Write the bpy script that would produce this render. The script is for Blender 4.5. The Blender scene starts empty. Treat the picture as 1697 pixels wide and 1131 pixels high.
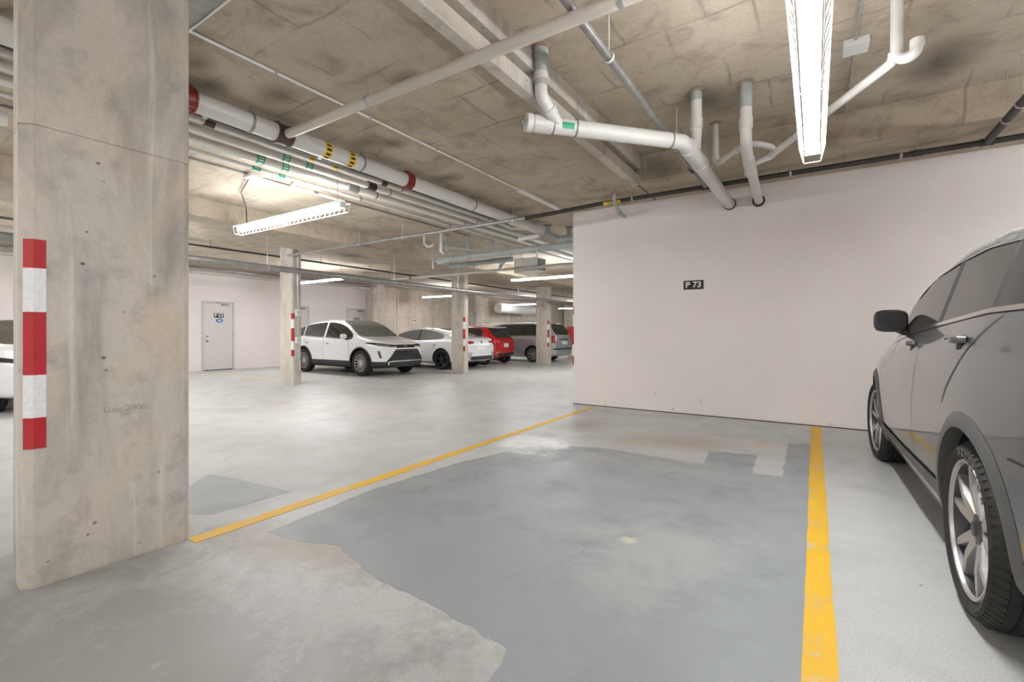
import bpy, bmesh, math, random
from mathutils import Vector, Matrix
from mathutils.bvhtree import BVHTree
random.seed(7)
S = bpy.context.scene
COL = S.collection
PI = math.pi
# ------------------------------------------------------------------ camera, world, exposure
cam_d = bpy.data.cameras.new('camera'); cam = bpy.data.objects.new('camera', cam_d); COL.objects.link(cam)
cam_d.sensor_width = 36.0; cam_d.lens = 772.0/1697.0*36.0
cam_d.shift_y = -14.5/1697.0
cam_d.clip_start = 0.05; cam_d.clip_end = 200
cam.location = (0, 0, 1.2); cam.rotation_euler = (PI/2, 0, math.atan(502.5/772.0))
S.camera = cam
W = bpy.data.worlds.new('world'); S.world = W; W.use_nodes = True
W.node_tree.nodes['Background'].inputs[0].default_value = (1, .97, .93, 1)
W.node_tree.nodes['Background'].inputs[1].default_value = 0.3
S.view_settings.view_transform = 'Standard'; S.view_settings.look = 'None'
S.view_settings.gamma = 1; S.view_settings.use_curve_mapping = False
S.view_settings.exposure = 1.22
LAMP = 50.0          # radiance of the fluorescent tubes

# ------------------------------------------------------------------ node helpers / materials
M = {}
def newmat(name):
    m = bpy.data.materials.new(name); m.use_nodes = True
    nt = m.node_tree; b = nt.nodes['Principled BSDF']; M[name] = m
    return m, nt, b
def N(nt, kind, **kw):
    n = nt.nodes.new(kind)
    for k, v in kw.items():
        if k.startswith('i_'):
            key = k[2:]; key = int(key) if key.isdigit() else key.replace('_', ' ')
            n.inputs[key].default_value = v
        else: setattr(n, k, v)
    return n
def L(nt, a, b): nt.links.new(a, b)
def simple(name, col, rough=.5, metal=0, coat=0, spec=None, noise=0, nscale=20):
    m, nt, b = newmat(name)
    b.inputs['Base Color'].default_value = (*col, 1); b.inputs['Roughness'].default_value = rough
    b.inputs['Metallic'].default_value = metal; b.inputs['Coat Weight'].default_value = coat
    b.inputs['Coat Roughness'].default_value = .04
    if spec is not None: b.inputs['Specular IOR Level'].default_value = spec
    if noise:
        t = N(nt, 'ShaderNodeTexNoise', i_Scale=nscale, i_Detail=5.0)
        co = N(nt, 'ShaderNodeTexCoord'); L(nt, co.outputs['Object'], t.inputs['Vector'])
        r = N(nt, 'ShaderNodeMapRange', i_1=.3, i_2=.7, i_3=1-noise, i_4=1+noise); L(nt, t.outputs[0], r.inputs[0])
        mx = N(nt, 'ShaderNodeVectorMath', operation='SCALE'); mx.inputs[0].default_value = col
        L(nt, r.outputs[0], mx.inputs['Scale']); L(nt, mx.outputs[0], b.inputs['Base Color'])
    return m
def noise(nt, scale, detail=6, rough=.6, dist=0, vec=None):
    t = N(nt, 'ShaderNodeTexNoise', i_Scale=scale, i_Detail=float(detail), i_Roughness=rough, i_Distortion=dist)
    if vec is not None: L(nt, vec, t.inputs['Vector'])
    return t.outputs[0]
def rng(nt, s, a, b, c=0., d=1.):
    r = N(nt, 'ShaderNodeMapRange', i_1=a, i_2=b, i_3=c, i_4=d); L(nt, s, r.inputs[0]); return r.outputs[0]
def mix(nt, f, a, b, mode='MIX'):
    x = N(nt, 'ShaderNodeMix', data_type='RGBA', blend_type=mode, clamp_factor=True)
    if isinstance(f, (int, float)): x.inputs[0].default_value = f
    else: L(nt, f, x.inputs[0])
    for i, v in ((6, a), (7, b)):
        if isinstance(v, tuple): x.inputs[i].default_value = (*v, 1)
        else: L(nt, v, x.inputs[i])
    return x.outputs[2]
def math_(nt, op, a, b=None):
    x = N(nt, 'ShaderNodeMath', operation=op)
    for i, v in ((0, a), (1, b)):
        if v is None: continue
        if isinstance(v, (int, float)): x.inputs[i].default_value = v
        else: L(nt, v, x.inputs[i])
    return x.outputs[0]
def pos(nt): return N(nt, 'ShaderNodeNewGeometry').outputs['Position']
def mapv(nt, v, scale=(1,1,1), loc=(0,0,0), rot=(0,0,0)):
    m = N(nt, 'ShaderNodeMapping'); L(nt, v, m.inputs[0])
    m.inputs['Scale'].default_value = scale; m.inputs['Location'].default_value = loc; m.inputs['Rotation'].default_value = rot
    return m.outputs[0]
def bump(nt, b, h, strength=.3, dist=.01):
    n = N(nt, 'ShaderNodeBump', i_Strength=strength, i_Distance=dist); L(nt, h, n.inputs['Height']); L(nt, n.outputs[0], b.inputs['Normal'])

def concrete(name, base, dark, warm, holes=True, rough=.85):
    m, nt, b = newmat(name); p = pos(nt)
    n1 = noise(nt, 1.7, 7, .62, .6, p); n2 = noise(nt, 6.5, 6, .6, .3, p); n3 = noise(nt, 45, 4, .6, 0, p)
    st = noise(nt, 3.2, 5, .6, .4, mapv(nt, p, (1, 1, .28)))
    c = mix(nt, rng(nt, n1, .38, .62), base, warm)
    c = mix(nt, rng(nt, st, .49, .68, 0, .85), c, dark)
    c = mix(nt, rng(nt, n2, .53, .72, 0, .65), c, dark)
    if holes:
        dr = noise(nt, 4.0, 4, .55, .5, mapv(nt, p, (2.2, 2.2, .16)))
        c = mix(nt, rng(nt, dr, .60, .70, 0, .55), c, (.74, .72, .68))
        bl = noise(nt, 2.3, 3, .5, .8, mapv(nt, p, (1, 1, .7), (3.1, 1.7, .4)))
        c = mix(nt, rng(nt, bl, .58, .70, 0, .6), c, (.62, .49, .37))
    c = mix(nt, rng(nt, n3, .3, .7, 0, .22), c, dark)
    if holes:
        v = N(nt, 'ShaderNodeTexVoronoi', i_Scale=9.0, i_Randomness=1.0); L(nt, mapv(nt, p, (1, 1.0, 1.4)), v.inputs['Vector'])
        gate = rng(nt, noise(nt, 4.0, 3, .5, 0, p), .52, .6)
        h = math_(nt, 'MULTIPLY', rng(nt, v.outputs['Distance'], .05, .11, 1, 0), gate)
        c = mix(nt, h, c, (.10, .085, .07))
    L(nt, c, b.inputs['Base Color']); b.inputs['Roughness'].default_value = rough
    bump(nt, b, math_(nt, 'ADD', n3, n2), .35, .006)
    return m
concrete('concrete_column', (.56, .53, .485), (.30, .28, .25), (.61, .535, .45))
concrete('concrete_wall', (.56, .50, .43), (.40, .35, .29), (.60, .53, .45), holes=False)

def ceiling_mat():
    m, nt, b = newmat('concrete_ceiling'); p = pos(nt)
    wob = N(nt, 'ShaderNodeTexNoise', i_Scale=2.2, i_Detail=4.0); L(nt, p, wob.inputs['Vector'])
    off = N(nt, 'ShaderNodeVectorMath', operation='SCALE'); L(nt, wob.outputs['Color'], off.inputs[0]); off.inputs['Scale'].default_value = .10
    pv = N(nt, 'ShaderNodeVectorMath', operation='ADD'); L(nt, p, pv.inputs[0]); L(nt, off.outputs[0], pv.inputs[1])
    n1 = noise(nt, .9, 6, .6, .5, p); n2 = noise(nt, 3.3, 7, .65, .8, p); n3 = noise(nt, 30, 5, .65, 0, p)
    c = mix(nt, rng(nt, n1, .35, .65), (.43, .355, .265), (.55, .475, .375))
    c = mix(nt, rng(nt, n2, .50, .72, 0, .75), c, (.26, .205, .15))
    br = N(nt, 'ShaderNodeTexBrick', i_Scale=1.0); br.inputs['Brick Width'].default_value = .62; br.inputs['Row Height'].default_value = .62
    br.inputs['Mortar Size'].default_value = .022; br.inputs['Mortar Smooth'].default_value = 1.0; br.offset = .5
    L(nt, pv.outputs[0], br.inputs['Vector'])
    g = rng(nt, noise(nt, 2.0, 3, .5, 0, p), .42, .62, 0, .55)
    c = mix(nt, math_(nt, 'MULTIPLY', br.outputs['Fac'], g), c, (.15, .12, .09))
    # soft dark blots, some scattered, some beside the pipes
    v = N(nt, 'ShaderNodeTexVoronoi', i_Scale=.75); L(nt, mapv(nt, p, (1, .65, 1)), v.inputs['Vector'])
    bl = math_(nt, 'MULTIPLY', rng(nt, v.outputs['Distance'], .05, .26, .9, 0), rng(nt, noise(nt, .45, 2, .5, 0, p), .42, .58))
    c = mix(nt, bl, c, (.09, .075, .06))
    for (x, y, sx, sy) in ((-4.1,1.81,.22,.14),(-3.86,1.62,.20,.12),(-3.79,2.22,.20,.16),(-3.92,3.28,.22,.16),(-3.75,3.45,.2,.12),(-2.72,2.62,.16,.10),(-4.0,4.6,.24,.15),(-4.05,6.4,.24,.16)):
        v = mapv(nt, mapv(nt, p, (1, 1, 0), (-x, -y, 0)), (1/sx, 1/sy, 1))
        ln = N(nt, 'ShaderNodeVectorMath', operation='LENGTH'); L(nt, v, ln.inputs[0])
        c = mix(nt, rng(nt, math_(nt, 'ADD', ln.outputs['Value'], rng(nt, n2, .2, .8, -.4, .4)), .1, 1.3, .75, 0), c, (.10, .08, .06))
    c = mix(nt, rng(nt, n3, .35, .7, 0, .25), c, (.2, .17, .14))
    L(nt, c, b.inputs['Base Color']); b.inputs['Roughness'].default_value = .8
    bump(nt, b, math_(nt, 'ADD', n3, n2), .3, .006)
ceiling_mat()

def wall_mat():
    m, nt, b = newmat('wall_paint'); p = pos(nt)
    n1 = noise(nt, .8, 5, .55, .3, p); n2 = noise(nt, 60, 3, .6, 0, p)
    c = mix(nt, rng(nt, n1, .35, .65), (.85, .79, .765), (.81, .75, .725))
    sp = noise(nt, 9, 3, .5, 0, mapv(nt, p, (1, 1, .6)))
    sep = N(nt, 'ShaderNodeSeparateXYZ'); L(nt, p, sep.inputs[0])
    low = rng(nt, sep.outputs[2], .02, .35, 1, 0)
    c = mix(nt, math_(nt, 'MULTIPLY', rng(nt, sp, .66, .74, 0, .8), low), c, (.35, .28, .23))
    L(nt, c, b.inputs['Base Color']); b.inputs['Roughness'].default_value = .6
    bump(nt, b, n2, .15, .003)
wall_mat()

def floor_mat(name, base, alt, speck, stains_and_tones):
    m, nt, b = newmat(name); p = pos(nt)
    n1 = noise(nt, .55, 6, .6, .5, p); n2 = noise(nt, 2.6, 6, .6, .4, p); n3 = noise(nt, 130, 3, .75, 0, p); n4 = noise(nt, 26, 4, .6, 0, p)
    c = mix(nt, rng(nt, n1, .36, .64), base, alt)
    c = mix(nt, rng(nt, n2, .53, .74, 0, .45), c, tuple(x*.72 for x in alt))
    grain = rng(nt, n3, .35, .68, -1, 1)
    c = mix(nt, rng(nt, n3, .55, .72, 0, speck), c, (.95, .95, .93), 'MIX')
    c = mix(nt, rng(nt, n3, .45, .28, 0, speck*1.3), c, (.14, .14, .14), 'MIX')
    for (x, y, sx, sy, rot, colr, amt) in stains_and_tones:
        v = mapv(nt, p, (1, 1, 0), (-x, -y, 0))
        v = mapv(nt, v, (1, 1, 1), (0, 0, 0), (0, 0, -rot)); v = mapv(nt, v, (1/sx, 1/sy, 1))
        ln = N(nt, 'ShaderNodeVectorMath', operation='LENGTH'); L(nt, v, ln.inputs[0])
        d = math_(nt, 'ADD', ln.outputs['Value'], rng(nt, n2, .2, .8, -.75, .75))
        d = math_(nt, 'ADD', d, rng(nt, n4, .2, .8, -.2, .2))
        c = mix(nt, rng(nt, d, .35, 1.15, amt, 0), c, colr)
    v = N(nt, 'ShaderNodeTexVoronoi', i_Scale=3.2); L(nt, p, v.inputs['Vector'])
    c = mix(nt, rng(nt, v.outputs['Distance'], .018, .03, .75, 0), c, (.12, .11, .1))
    L(nt, c, b.inputs['Base Color'])
    L(nt, rng(nt, n2, .3, .7, .34, .58), b.inputs['Roughness'])
    bump(nt, b, n3, .12, .002)
ST = [(-2.35, 1.55, .75, .26, .25, (.30, .25, .19), .75), (-1.35, 5.2, .75, .34, .3, (.40, .33, .26), .75),
      (-2.55, 5.5, .45, .45, 0, (.30, .26, .22), .8), (-2.55, 4.35, .40, .38, 0, (.82, .82, .80), .8),
      (-1.15, 4.3, .8, .35, .1, (.36, .37, .37), .55), (-.75, 2.5, .4, .55, 0, (.40, .41, .39), .6),
      (-3.6, .2, 1.0, .35, .5, (.26, .23, .19), .5), (-.45, 5.55, .12, .06, 0, (.85, .40, .15), .6),
      (-.9, 2.62, .07, .06, 0, (.62, .58, .45), .9), (-6.0, 4.6, 1.6, .5, .3, (.56, .50, .44), .4),
      (-7.2, 6.0, 2.2, .5, -.2, (.42, .39, .36), .5)]
floor_mat('floor_paint', (.53, .535, .52), (.46, .46, .447), .45, ST+[(-1.9, .55, 2.3, 1.0, .1, (.25, .25, .238), .85)])  # the extra ellipse lays a darker grey over the floor near the camera
floor_mat('floor_coat', (.285, .303, .315), (.257, .272, .282), .12, ST[1:])
floor_mat('floor_patch_dark', (.36, .385, .40), (.33, .35, .36), .2, [])

def paint_line(name, a, bcol, wear):
    m, nt, b = newmat(name); p = pos(nt)
    n1 = noise(nt, 5, 7, .7, .5, p); n2 = noise(nt, 90, 3, .6, 0, p)
    c = mix(nt, rng(nt, n1, .4, .7), a, bcol)
    c = mix(nt, rng(nt, math_(nt, 'ADD', n1, math_(nt, 'MULTIPLY', n2, .25)), .68, .8, 0, wear), c, (.5, .5, .47))
    L(nt, c, b.inputs['Base Color']); b.inputs['Roughness'].default_value = .55
paint_line('yellow_paint', (.74, .43, .012), (.68, .39, .03), .7)
paint_line('yellow_worn', (.70, .58, .32), (.6, .55, .42), .9)
simple('white_pipe', (.66, .645, .61), .38, noise=.04, nscale=3)
simple('cream_pipe', (.56, .51, .45), .45, noise=.06, nscale=4)
simple('grey_plastic', (.40, .43, .42), .45, noise=.08, nscale=6)
simple('steel_dark', (.055, .05, .045), .5, .4, noise=.2, nscale=12)
simple('steel_grey', (.30, .29, .28), .42, .6, noise=.15, nscale=10)
simple('galvanised', (.52, .52, .51), .35, .75, noise=.12, nscale=15)
simple('red_coupling', (.22, .022, .018), .4, noise=.2)
simple('brown_coupling', (.09, .05, .04), .5, noise=.2)
simple('tape_red', (.43, .012, .02), .3, coat=.3, noise=.05)
simple('tape_white', (.80, .81, .83), .3, coat=.3, noise=.08, nscale=60)
simple('label_yellow', (.85, .55, .04), .4); simple('label_green', (.02, .33, .19), .4); simple('label_white', (.82, .84, .82), .4)
simple('ink_black', (.012, .012, .013), .45); simple('ink_white', (.85, .85, .84), .45); simple('ink_blue', (.02, .13, .38), .4)
simple('pencil', (.24, .21, .19), .8)
simple('door_paint', (.66, .63, .615), .45, noise=.02); simple('frame_paint', (.60, .57, .55), .45)
simple('chrome', (.82, .82, .82), .12, 1.0); simple('alloy', (.46, .45, .44), .36, .75); simple('alloy_dark', (.06, .06, .065), .35, .6)
simple('rubber', (.018, .017, .016), .75, noise=.3, nscale=30); simple('rubber_text', (.12, .115, .11), .8)
simple('black_plastic', (.022, .022, .023), .5); simple('grey_plastic_car', (.085, .085, .085), .55); simple('liner', (.006, .006, .006), .9)
simple('gloss_black', (.01, .01, .011), .08, coat=1); simple('seam', (.02, .02, .022), .6)
simple('car_white', (.80, .81, .82), .25, coat=1); simple('car_red', (.55, .008, .012), .25, coat=1)
simple('car_silver', (.52, .53, .54), .3, .55, coat=1); simple('car_grey', (.115, .12, .13), .28, .55, coat=1)
simple('car_glass', (.018, .020, .019), .03, spec=.8, coat=1); simple('lamp_glass', (.55, .57, .6), .06, .3, coat=1)
simple('tail_red', (.45, .01, .015), .1, coat=1); simple('box_white', (.70, .70, .68), .5); simple('red_plastic', (.55, .02, .02), .4)
simple('cable_black', (.02, .02, .02), .5); simple('fixture_white', (.78, .78, .77), .4); simple('putty', (.30, .20, .16), .9, noise=.35)
m, nt, b = newmat('tube_glow')
b.inputs['Base Color'].default_value = (.9, .9, .9, 1); b.inputs['Emission Color'].default_value = (.965, .98, 1, 1); b.inputs['Emission Strength'].default_value = LAMP
m, nt, b = newmat('car_glass_clear')
b.inputs['Base Color'].default_value = (.10, .11, .105, 1); b.inputs['Roughness'].default_value = .03; b.inputs['Coat Weight'].default_value = 1
M['car_glass_grey'] = simple('car_glass_grey', (.035, .033, .031), .06, spec=.35)

# ------------------------------------------------------------------ mesh helpers
class MB:
    def __init__(s): s.v = []; s.f = []
    def add(s, vs, fs):
        o = len(s.v); s.v += [tuple(v) for v in vs]; s.f += [tuple(i+o for i in f) for f in fs]; return s
    def box(s, x0, x1, y0, y1, z0, z1, bev=0):
        if bev:
            bm = bmesh.new(); bmesh.ops.create_cube(bm, size=1)
            for v in bm.verts: v.co = Vector((x0+(v.co.x+.5)*(x1-x0), y0+(v.co.y+.5)*(y1-y0), z0+(v.co.z+.5)*(z1-z0)))
            bmesh.ops.bevel(bm, geom=bm.edges[:], offset=bev, segments=2, profile=.5, affect='EDGES')
            return s.bm(bm)
        return s.add([(x0,y0,z0),(x1,y0,z0),(x1,y1,z0),(x0,y1,z0),(x0,y0,z1),(x1,y0,z1),(x1,y1,z1),(x0,y1,z1)],
                     [(0,3,2,1),(4,5,6,7),(0,1,5,4),(1,2,6,5),(2,3,7,6),(3,0,4,7)])
    def bm(s, bm):
        bm.verts.index_update(); s.add([v.co.copy() for v in bm.verts], [[v.index for v in f.verts] for f in bm.faces]); bm.free(); return s
    def prism(s, poly, z0, z1):
        n = len(poly)
        a = sum(poly[i][0]*poly[(i+1)%n][1]-poly[(i+1)%n][0]*poly[i][1] for i in range(n))
        if a < 0: poly = poly[::-1]
        return s.add([(x,y,z0) for x,y in poly]+[(x,y,z1) for x,y in poly],
                     [tuple(range(n-1,-1,-1)), tuple(range(n,2*n))]+[(i,(i+1)%n,n+(i+1)%n,n+i) for i in range(n)])
    def tube(s, pts, r, n=14, bend=0, cap=True):
        pts = [Vector(p) for p in pts]
        if bend:
            q = [pts[0]]
            for i in range(1, len(pts)-1):
                a, c, d = pts[i-1], pts[i], pts[i+1]
                u = (a-c).normalized(); w = (d-c).normalized(); ang = u.angle(w)
                if ang > PI-.02: q.append(c); continue
                t = min(bend/math.tan(ang/2), (a-c).length*.49, (d-c).length*.49); k = 6
                p0 = c+u*t; p1 = c+w*t
                for j in range(k+1):
                    f = j/k; q.append(p0*(1-f)**2+c*2*f*(1-f)+p1*f*f)
            q.append(pts[-1]); pts = q
        rs = r if isinstance(r, (list, tuple)) else [r]*len(pts)
        o = len(s.v); prev = None
        for i, p in enumerate(pts):
            d = (pts[min(i+1, len(pts)-1)]-pts[max(i-1, 0)]).normalized()
            if prev is None:
                up = Vector((0,0,1)) if abs(d.z) < .9 else Vector((1,0,0)); e = d.cross(up).normalized()
            else:
                e = (prev-d*prev.dot(d)).normalized()
            g = d.cross(e); prev = e
            for j in range(n):
                a = 2*PI*j/n; s.v.append(tuple(p+(e*math.cos(a)+g*math.sin(a))*rs[i]))
        m = len(pts)
        for i in range(m-1):
            for j in range(n): s.f.append((o+i*n+j, o+i*n+(j+1)%n, o+(i+1)*n+(j+1)%n, o+(i+1)*n+j))
        if cap:
            s.f.append(tuple(o+j for j in range(n-1,-1,-1))); s.f.append(tuple(o+(m-1)*n+j for j in range(n)))
        return s
    def lathe(s, prof, axis='y', n=32, c=(0,0,0), closed=False):
        o = len(s.v); m = len(prof)
        for j in range(n):
            a = 2*PI*j/n
            for r, h in prof:
                v = (r*math.cos(a), h, r*math.sin(a)) if axis == 'y' else ((r*math.cos(a), r*math.sin(a), h) if axis == 'z' else (h, r*math.cos(a), r*math.sin(a)))
                s.v.append((v[0]+c[0], v[1]+c[1], v[2]+c[2]))
        for j in range(n):
            k = (j+1) % n
            for i in range(m if closed else m-1):
                i2 = (i+1) % m
                s.f.append((o+j*m+i, o+j*m+i2, o+k*m+i2, o+k*m+i))
        return s
    def build(s, name, mat, parent=None, smooth=None, loc=None, fix=True):
        me = bpy.data.meshes.new(name)
        vs = s.v if loc is None else [(x-loc[0], y-loc[1], z-loc[2]) for x, y, z in s.v]
        me.from_pydata(vs, [], s.f); me.materials.append(M[mat])
        if fix:
            bm = bmesh.new(); bm.from_mesh(me); bmesh.ops.recalc_face_normals(bm, faces=bm.faces[:]); bm.to_mesh(me); bm.free()
        if smooth:
            for p in me.polygons: p.use_smooth = True
            me.set_sharp_from_angle(angle=math.radians(smooth))
        o = bpy.data.objects.new(name, me); COL.objects.link(o)
        if loc is not None and not parent: o.location = loc
        if parent: o.parent = parent
        return o
def tag(o, label=None, cat=None, group=None, kind=None):
    if label: o['label'] = label
    if cat: o['category'] = cat
    if group: o['group'] = group
    if kind: o['kind'] = kind
    return o
def empty(name, loc=(0,0,0), rz=0):
    o = bpy.data.objects.new(name, None); COL.objects.link(o); o.location = loc; o.rotation_euler = (0,0,rz); o.empty_display_size = .1
    return o
def copy_tree(o, parent=None):
    c = o.copy(); COL.objects.link(c); c.parent = parent
    for ch in list(o.children): copy_tree(ch, c)
    return c
def text_mesh(name, body, size, mat, parent, mtx, thick=.001, sx=1.0, bold=0.0):
    cu = bpy.data.curves.new(name, 'FONT'); cu.body = body; cu.size = size; cu.align_x = 'CENTER'; cu.align_y = 'CENTER'
    cu.extrude = thick; cu.offset = bold; cu.resolution_u = 4
    t = bpy.data.objects.new(name, cu); COL.objects.link(t)
    dg = bpy.context.evaluated_depsgraph_get(); me = bpy.data.meshes.new_from_object(t.evaluated_get(dg))
    bpy.data.objects.remove(t); bpy.data.curves.remove(cu)
    me.transform(mtx @ Matrix.Diagonal((sx, 1, 1, 1))); me.materials.clear(); me.materials.append(M[mat])
    o = bpy.data.objects.new(name, me); COL.objects.link(o); o.parent = parent
    return o
def basis(origin, ex, ey, ez):
    m = Matrix.Identity(4)
    for i, e in enumerate((ex, ey, ez)):
        for j in range(3): m[j][i] = e[j]
    m.translation = Vector(origin); return m
FACE_MY = lambda o: basis(o, (1,0,0), (0,0,1), (0,-1,0))      # text on a wall facing -Y
FACE_PX = lambda o: basis(o, (0,1,0), (0,0,1), (1,0,0))       # text on a wall facing +X

# ------------------------------------------------------------------ the room shell
ZL, ZH = 3.20, 3.54           # low slab, high bay
XW = -15.85                   # left wall face
struct = lambda o: tag(o, kind='structure')
floor = struct(MB().box(-16.2, 7.2, -6.2, 36.2, -.25, 0).build('floor', 'floor_paint'))
ceiling = empty('ceiling', (0, 0, ZL)); struct(ceiling)
def cpart(name, mb, mat='concrete_ceiling'): return mb.build(name, mat, ceiling, loc=None)
ceiling.location = (0, 0, 0)
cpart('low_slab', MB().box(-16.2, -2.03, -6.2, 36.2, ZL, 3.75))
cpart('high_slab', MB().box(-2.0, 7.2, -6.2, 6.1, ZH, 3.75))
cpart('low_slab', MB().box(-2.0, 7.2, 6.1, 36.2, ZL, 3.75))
# edge of the low slab towards the high bay: a lower lip, a recessed groove, an upper lip
cpart('slab_edge_lip', MB().box(-2.06, -1.955, -6.2, 6.1, 3.155, 3.285, .008), 'concrete_column')
cpart('slab_edge_lip', MB().box(-2.04, -1.945, -6.2, 6.1, 3.36, 3.54, .008), 'concrete_column')
beam = struct(MB().box(-9.1, -7.67, -6.2, 36.2, 2.93, ZL).build('trim_1', 'concrete_ceiling'))
wall_front = struct(MB().box(-3.40, 7.2, 7.10, 7.40, 0, ZL).build('wall_front', 'wall_paint'))
wall_left = struct(MB().box(XW-.35, XW, -6.2, 13.2, 0, ZL).build('wall_left', 'wall_paint'))
wall_cast = struct(MB().box(XW-.35, XW-.02, 13.2, 36.2, 0, ZL).build('wall_left_far', 'concrete_wall'))
pm = None
for i in range(19):
    for j, (z0, z1) in enumerate(((0, 1.86), (1.875, ZL))):
        y0 = 13.62+i*1.18
        MB().box(XW-.02, XW, y0+.008, y0+1.172, z0, z1, .006).build('panel', 'concrete_wall', wall_cast)
struct(MB().box(XW, 7.2, 35.9, 36.2, 0, ZL).build('wall_end', 'wall_paint'))
struct(MB().box(-16.2, 7.2, -6.2, -5.9, 0, 3.75).build('wall_back', 'wall_paint'))
struct(MB().box(6.9, 7.2, -5.9, 36.2, 0, 3.75).build('wall_right', 'wall_paint'))
struct(MB().box(-3.40, 6.9, 7.092, 7.10, 0, .012).build('baseboard_front', 'steel_dark'))

# painted lines and coats on the floor (thin films on the slab)
def film(name, poly, mat, z, ragged=0, n=24):
    out = []
    for i in range(len(poly)):
        a, b = Vector(poly[i]), Vector(poly[(i+1) % len(poly)])
        k = max(1, int((b-a).length*n)) if ragged else 1
        for j in range(k):
            q = a.lerp(b, j/k)
            if ragged and j: q += Vector((random.uniform(-1, 1), random.uniform(-1, 1)))*ragged
            out.append((q.x, q.y))
    return MB().prism(out, 0.0, z).build(name, mat, floor)
o = film('floor_coating', [(-2.75,1.55),(-2.83,2.4),(-2.75,3.28),(-2.50,4.3),(-1.85,4.55),(-.85,4.49),(-.90,5.03),(-.47,5.11),(-.45,4.43),(-.23,4.47),(-.24,5.85),(-.03,5.9),(.02,1.0),
        (-.90,1.15),(-.98,1.47),(-1.4,1.52),(-1.79,1.54),(-2.25,1.66),(-2.5,1.57)], 'floor_coat', .0012, .009)
tag(o, 'blue-grey coating over the empty stall')
o = film('floor_patch', [(-3.83,1.40),(-4.3,1.9),(-3.93,1.97),(-3.31,2.03),(-3.33,1.49),(-3.47,1.41)], 'floor_patch_dark', .0012, .006); tag(o, 'darker square repair patch')
o = film('parking_line', [(-3.055,1.24),(-2.955,1.24),(-2.935,6.98),(-3.02,6.98)], 'yellow_paint', .0030, .003, 8); tag(o, 'yellow line from the big column to the end of the wall')
o = film('parking_line', [(-.042,.9),(.062,.9),(.068,1.9),(.062,7.05),(-.045,7.05),(-.040,3)], 'yellow_paint', .0030, .003, 8); tag(o, 'yellow line beside the grey car')
for x0, x1, y in ((-14.6, -10.2, 6.55), (-14.8, -10.6, 3.9)):
    o = film('parking_line', [(x0, y), (x1, y), (x1, y+.11), (x0, y+.11)], 'yellow_worn', .0030, .004, 6); tag(o, 'faded yellow line by the left wall')

# ------------------------------------------------------------------ columns
def tape_on(root, xc, yc, segs, w1, w2, ch):
    """red and white tape folded over the chamfered corner at (xc, yc): w1 on the -Y face, w2 on the +X face"""
    t = .003
    for z0, z1, c in segs:
        p = [(xc-ch-w1, yc), (xc-ch, yc), (xc, yc+ch), (xc, yc+ch+w2)]
        q = [(x+t*.7, y-t) if i < 2 else (x+t, y-t*.7) for i, (x, y) in enumerate(p)]
        MB().prism(p+q[::-1], z0, z1).build('reflective_tape', 'tape_red' if c else 'tape_white', root)
SEG = [(.655,.80,1),(.80,1.00,0),(1.00,1.295,1),(1.295,1.50,0),(1.50,1.635,1)]
def column(label, x0, x1, y0, y1, top, ch=.025):
    poly = [(x0+ch,y0),(x1-ch,y0),(x1,y0+ch),(x1,y1-ch),(x1-ch,y1),(x0+ch,y1),(x0,y1-ch),(x0,y0+ch)]
    o = MB().prism(poly, 0, top).build('concrete_column', 'concrete_column')
    tape_on(o, x1, y0, SEG, .02, .03, ch)
    return tag(o, label, 'column')
big = empty('concrete_column', (-3.1, .9, 0))
tag(big, 'large bare concrete column at the near end of the yellow line', 'column')
foot = [(-3.32,.585),(-3.095,.560),(-3.052,.603),(-3.035,1.215),(-3.06,1.247),(-3.30,1.247),(-3.335,1.215),(-3.335,.61)]
L3 = (-3.1, .9, 0)
inn = [(-3.32,.590),(-3.097,.565),(-3.057,.606),(-3.040,1.212),(-3.064,1.242),(-3.30,1.242),(-3.330,1.212),(-3.330,.613)]
MB().prism(foot, .012, 2.165).build('shaft', 'concrete_column', big, loc=L3)
MB().prism(inn, 0, .012).add([], []).build('shaft_foot', 'concrete_column', big, loc=L3)
MB().prism(inn, 2.165, 2.172).build('pour_joint', 'concrete_column', big, loc=L3)
MB().prism(foot, 2.172, ZL).build('shaft', 'concrete_column', big, loc=L3)
for z0, z1, c in SEG:
    p = [(-3.080,.5745),(-3.052,.603),(-3.0508,.645)]; q = [(-3.0488,.645),(-3.0495,.602),(-3.078,.5725)]
    MB().prism(p+q, z0, z1).build('reflective_tape', 'tape_red' if c else 'tape_white', big, loc=L3)
w_ = text_mesh('handwriting', 'Elev 2000', .045, 'pencil', big, basis((-3.0395,.945,.80), (.02,1,0), (0,0,1), (1,0,0)), .0006, 1.05, -.0012); w_.location = (3.1, -.9, 0)
w_ = text_mesh('handwriting', '^', .05, 'pencil', big, basis((-3.0395,.955,.755), (.02,1,0), (0,0,1), (1,0,0)), .0006, 1.3, -.0012); w_.location = (3.1, -.9, 0)
rh = random.Random(3)
for i in range(16):   # shallow tie holes and bug holes, sunk plugs on the big face
    y = rh.uniform(.68, 1.15); z = rh.uniform(.15, 3.0); x = -3.052+.017*(y-.603)/.587
    r = rh.uniform(.006, .013)
    MB().lathe([(0,.0015),(r*.6,.0012),(r,-.004)], 'x', 10, (x, y, z)).build('plugged_hole', 'concrete_wall' if i % 4 else 'pencil', big, 40, loc=L3)
col2 = column('concrete column carrying grey boxes and conduit beside the white crossover', -10.46, -9.95, 6.14, 6.37, ZL)
col3 = column('concrete column standing in front of the white sedan', -9.02, -8.52, 10.55, 10.76, 2.93)
col4 = column('concrete column standing in front of the silver minivan', -9.0, -8.45, 15.5, 15.75, 2.93)
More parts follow.
